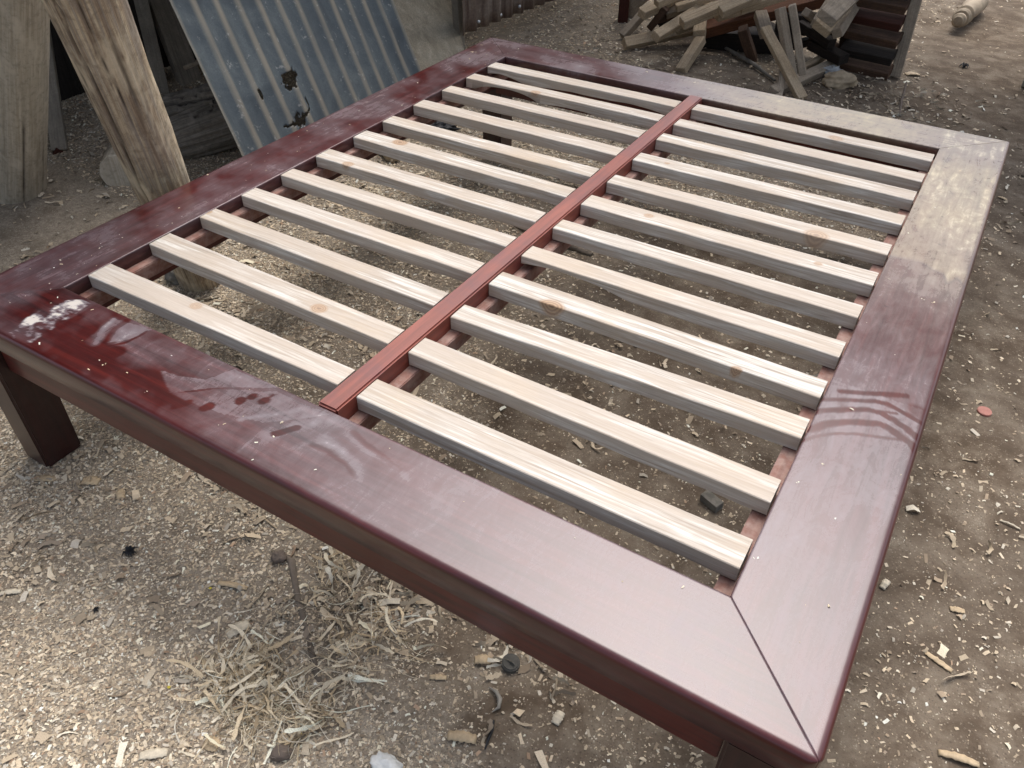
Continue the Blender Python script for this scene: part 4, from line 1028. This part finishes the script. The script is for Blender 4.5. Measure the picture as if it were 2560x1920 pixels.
# individual large shavings that can be pointed at
def big_shaving(u, v, L, wd, ang, curl, label, mat='shaving', name='large_shaving', lift=.002):
    c = G(u, v, lift); n = 14; Vv = []; Fq = []
    d = np.array([math.cos(ang), math.sin(ang), 0]); s_ = np.array([-d[1], d[0], 0])
    for i in range(n):
        t_ = i / (n - 1) - .5
        zc = curl * (.25 - t_ * t_) * 4 + .0008 * math.sin(i * 1.7)
        ww = wd * (1 - .25 * abs(t_) * 2 + .12 * math.sin(i * 2.3 + u))
        for j in (-.5, -.17, .17, .5): Vv.append(c + d * L * t_ + s_ * ww * j + np.array([0, 0, zc + .25 * abs(curl) * (1 - 4 * j * j) + .0006 * math.sin(i * 3 + j * 9)]))
    for i in range(n - 1):
        for j in range(3): Fq.append((i * 4 + j, i * 4 + j + 1, i * 4 + 4 + j + 1, i * 4 + 4 + j))
    o = npmesh(name, Vv, Fq, M[mat], None, True); md = o.modifiers.new('thickness', 'SOLIDIFY'); md.thickness = .0007; recentre(o)
    tagp(o, label, 'wood shaving', 'large shavings on the ground'); return o
for a_ in [(595, 1572, .05, .028, 1.2, .004, 'white rectangular shaving lying flat left of the root', 'shaving_w'),
           (580, 1462, .07, .014, .35, .005, 'long tan shaving pointing at the root', 'shaving'),
           (225, 1200, .045, .030, .5, .005, 'squarish pale shaving just right of the front left bed leg', 'shaving'),
           (110, 1190, .055, .022, .5, .003, 'split pale shaving at the foot of the front left bed leg', 'shaving'),
           (300, 1232, .032, .022, -.6, .006, 'cupped tan shaving between the bed leg and the bed edge', 'shaving'),
           (530, 1862, .030, .028, .2, .002, 'ridged brown square chip at the foot of the fibre heap', 'shaving'),
           (385, 1888, .050, .020, .7, .003, 'broad pale chip near the bottom left edge', 'shaving_w'),
           (1155, 1848, .055, .022, .4, .006, 'crinkled orange-brown shaving near the bottom edge', 'shaving'),
           (1207, 1655, .034, .022, .5, .008, 'folded tan shaving left of the dark round plug', 'shaving'),
           (1095, 1695, .034, .012, .5, .002, 'straight tan sliver left of the curved grey peel', 'shaving'),
           (1395, 1800, .028, .020, 1.6, .004, 'pointed pale chip right of the curved grey peel', 'shaving_w'),
           (25, 1478, .045, .014, .7, .004, 'pale sliver at the left edge of the photo', 'shaving_w'),
           (2205, 1475, .030, .016, 1.3, .007, 'curled pale shaving under the right bed edge', 'shaving_w'),
           (2385, 1538, .030, .015, .3, .002, 'flat tan rectangle on the bare earth at the right', 'shaving'),
           (2340, 1665, .055, .013, -.3, .001, 'long earthy splinter pressed into the ground at the right', 'shaving'),
           (2515, 1328, .045, .005, -.1, .004, 'thin pale sliver at the right edge below the pink disc', 'shaving_w'),
           (2505, 498, .035, .016, -.4, .003, 'pale tan chip right of the far bed corner', 'shaving'),
           (2000, 492, .035, .012, .0, .003, 'pale chip under the right half, seen between the back slats', 'shaving_w'),
           (2280, 190, .075, .05, .5, .008, 'brown triangular shaving right of the slatted frame', 'shaving'),
           (2390, 1905, .07, .016, .2, .006, 'tan shaving at the bottom right corner', 'shaving')]:
    big_shaving(*a_)
for (u, v, lab) in ((525, 1469, 'yellow petal beside the long tan shaving'), (423, 1720, 'yellow petal left of the fibre heap'), (751, 1834, 'yellow petal below the fibre heap')):
    o = lump('yellow_petal', G(u, v, .003), .004, .003, .0015, M['yellow'], lab, 'petal', 2, .3, sub=2, sink=.1)
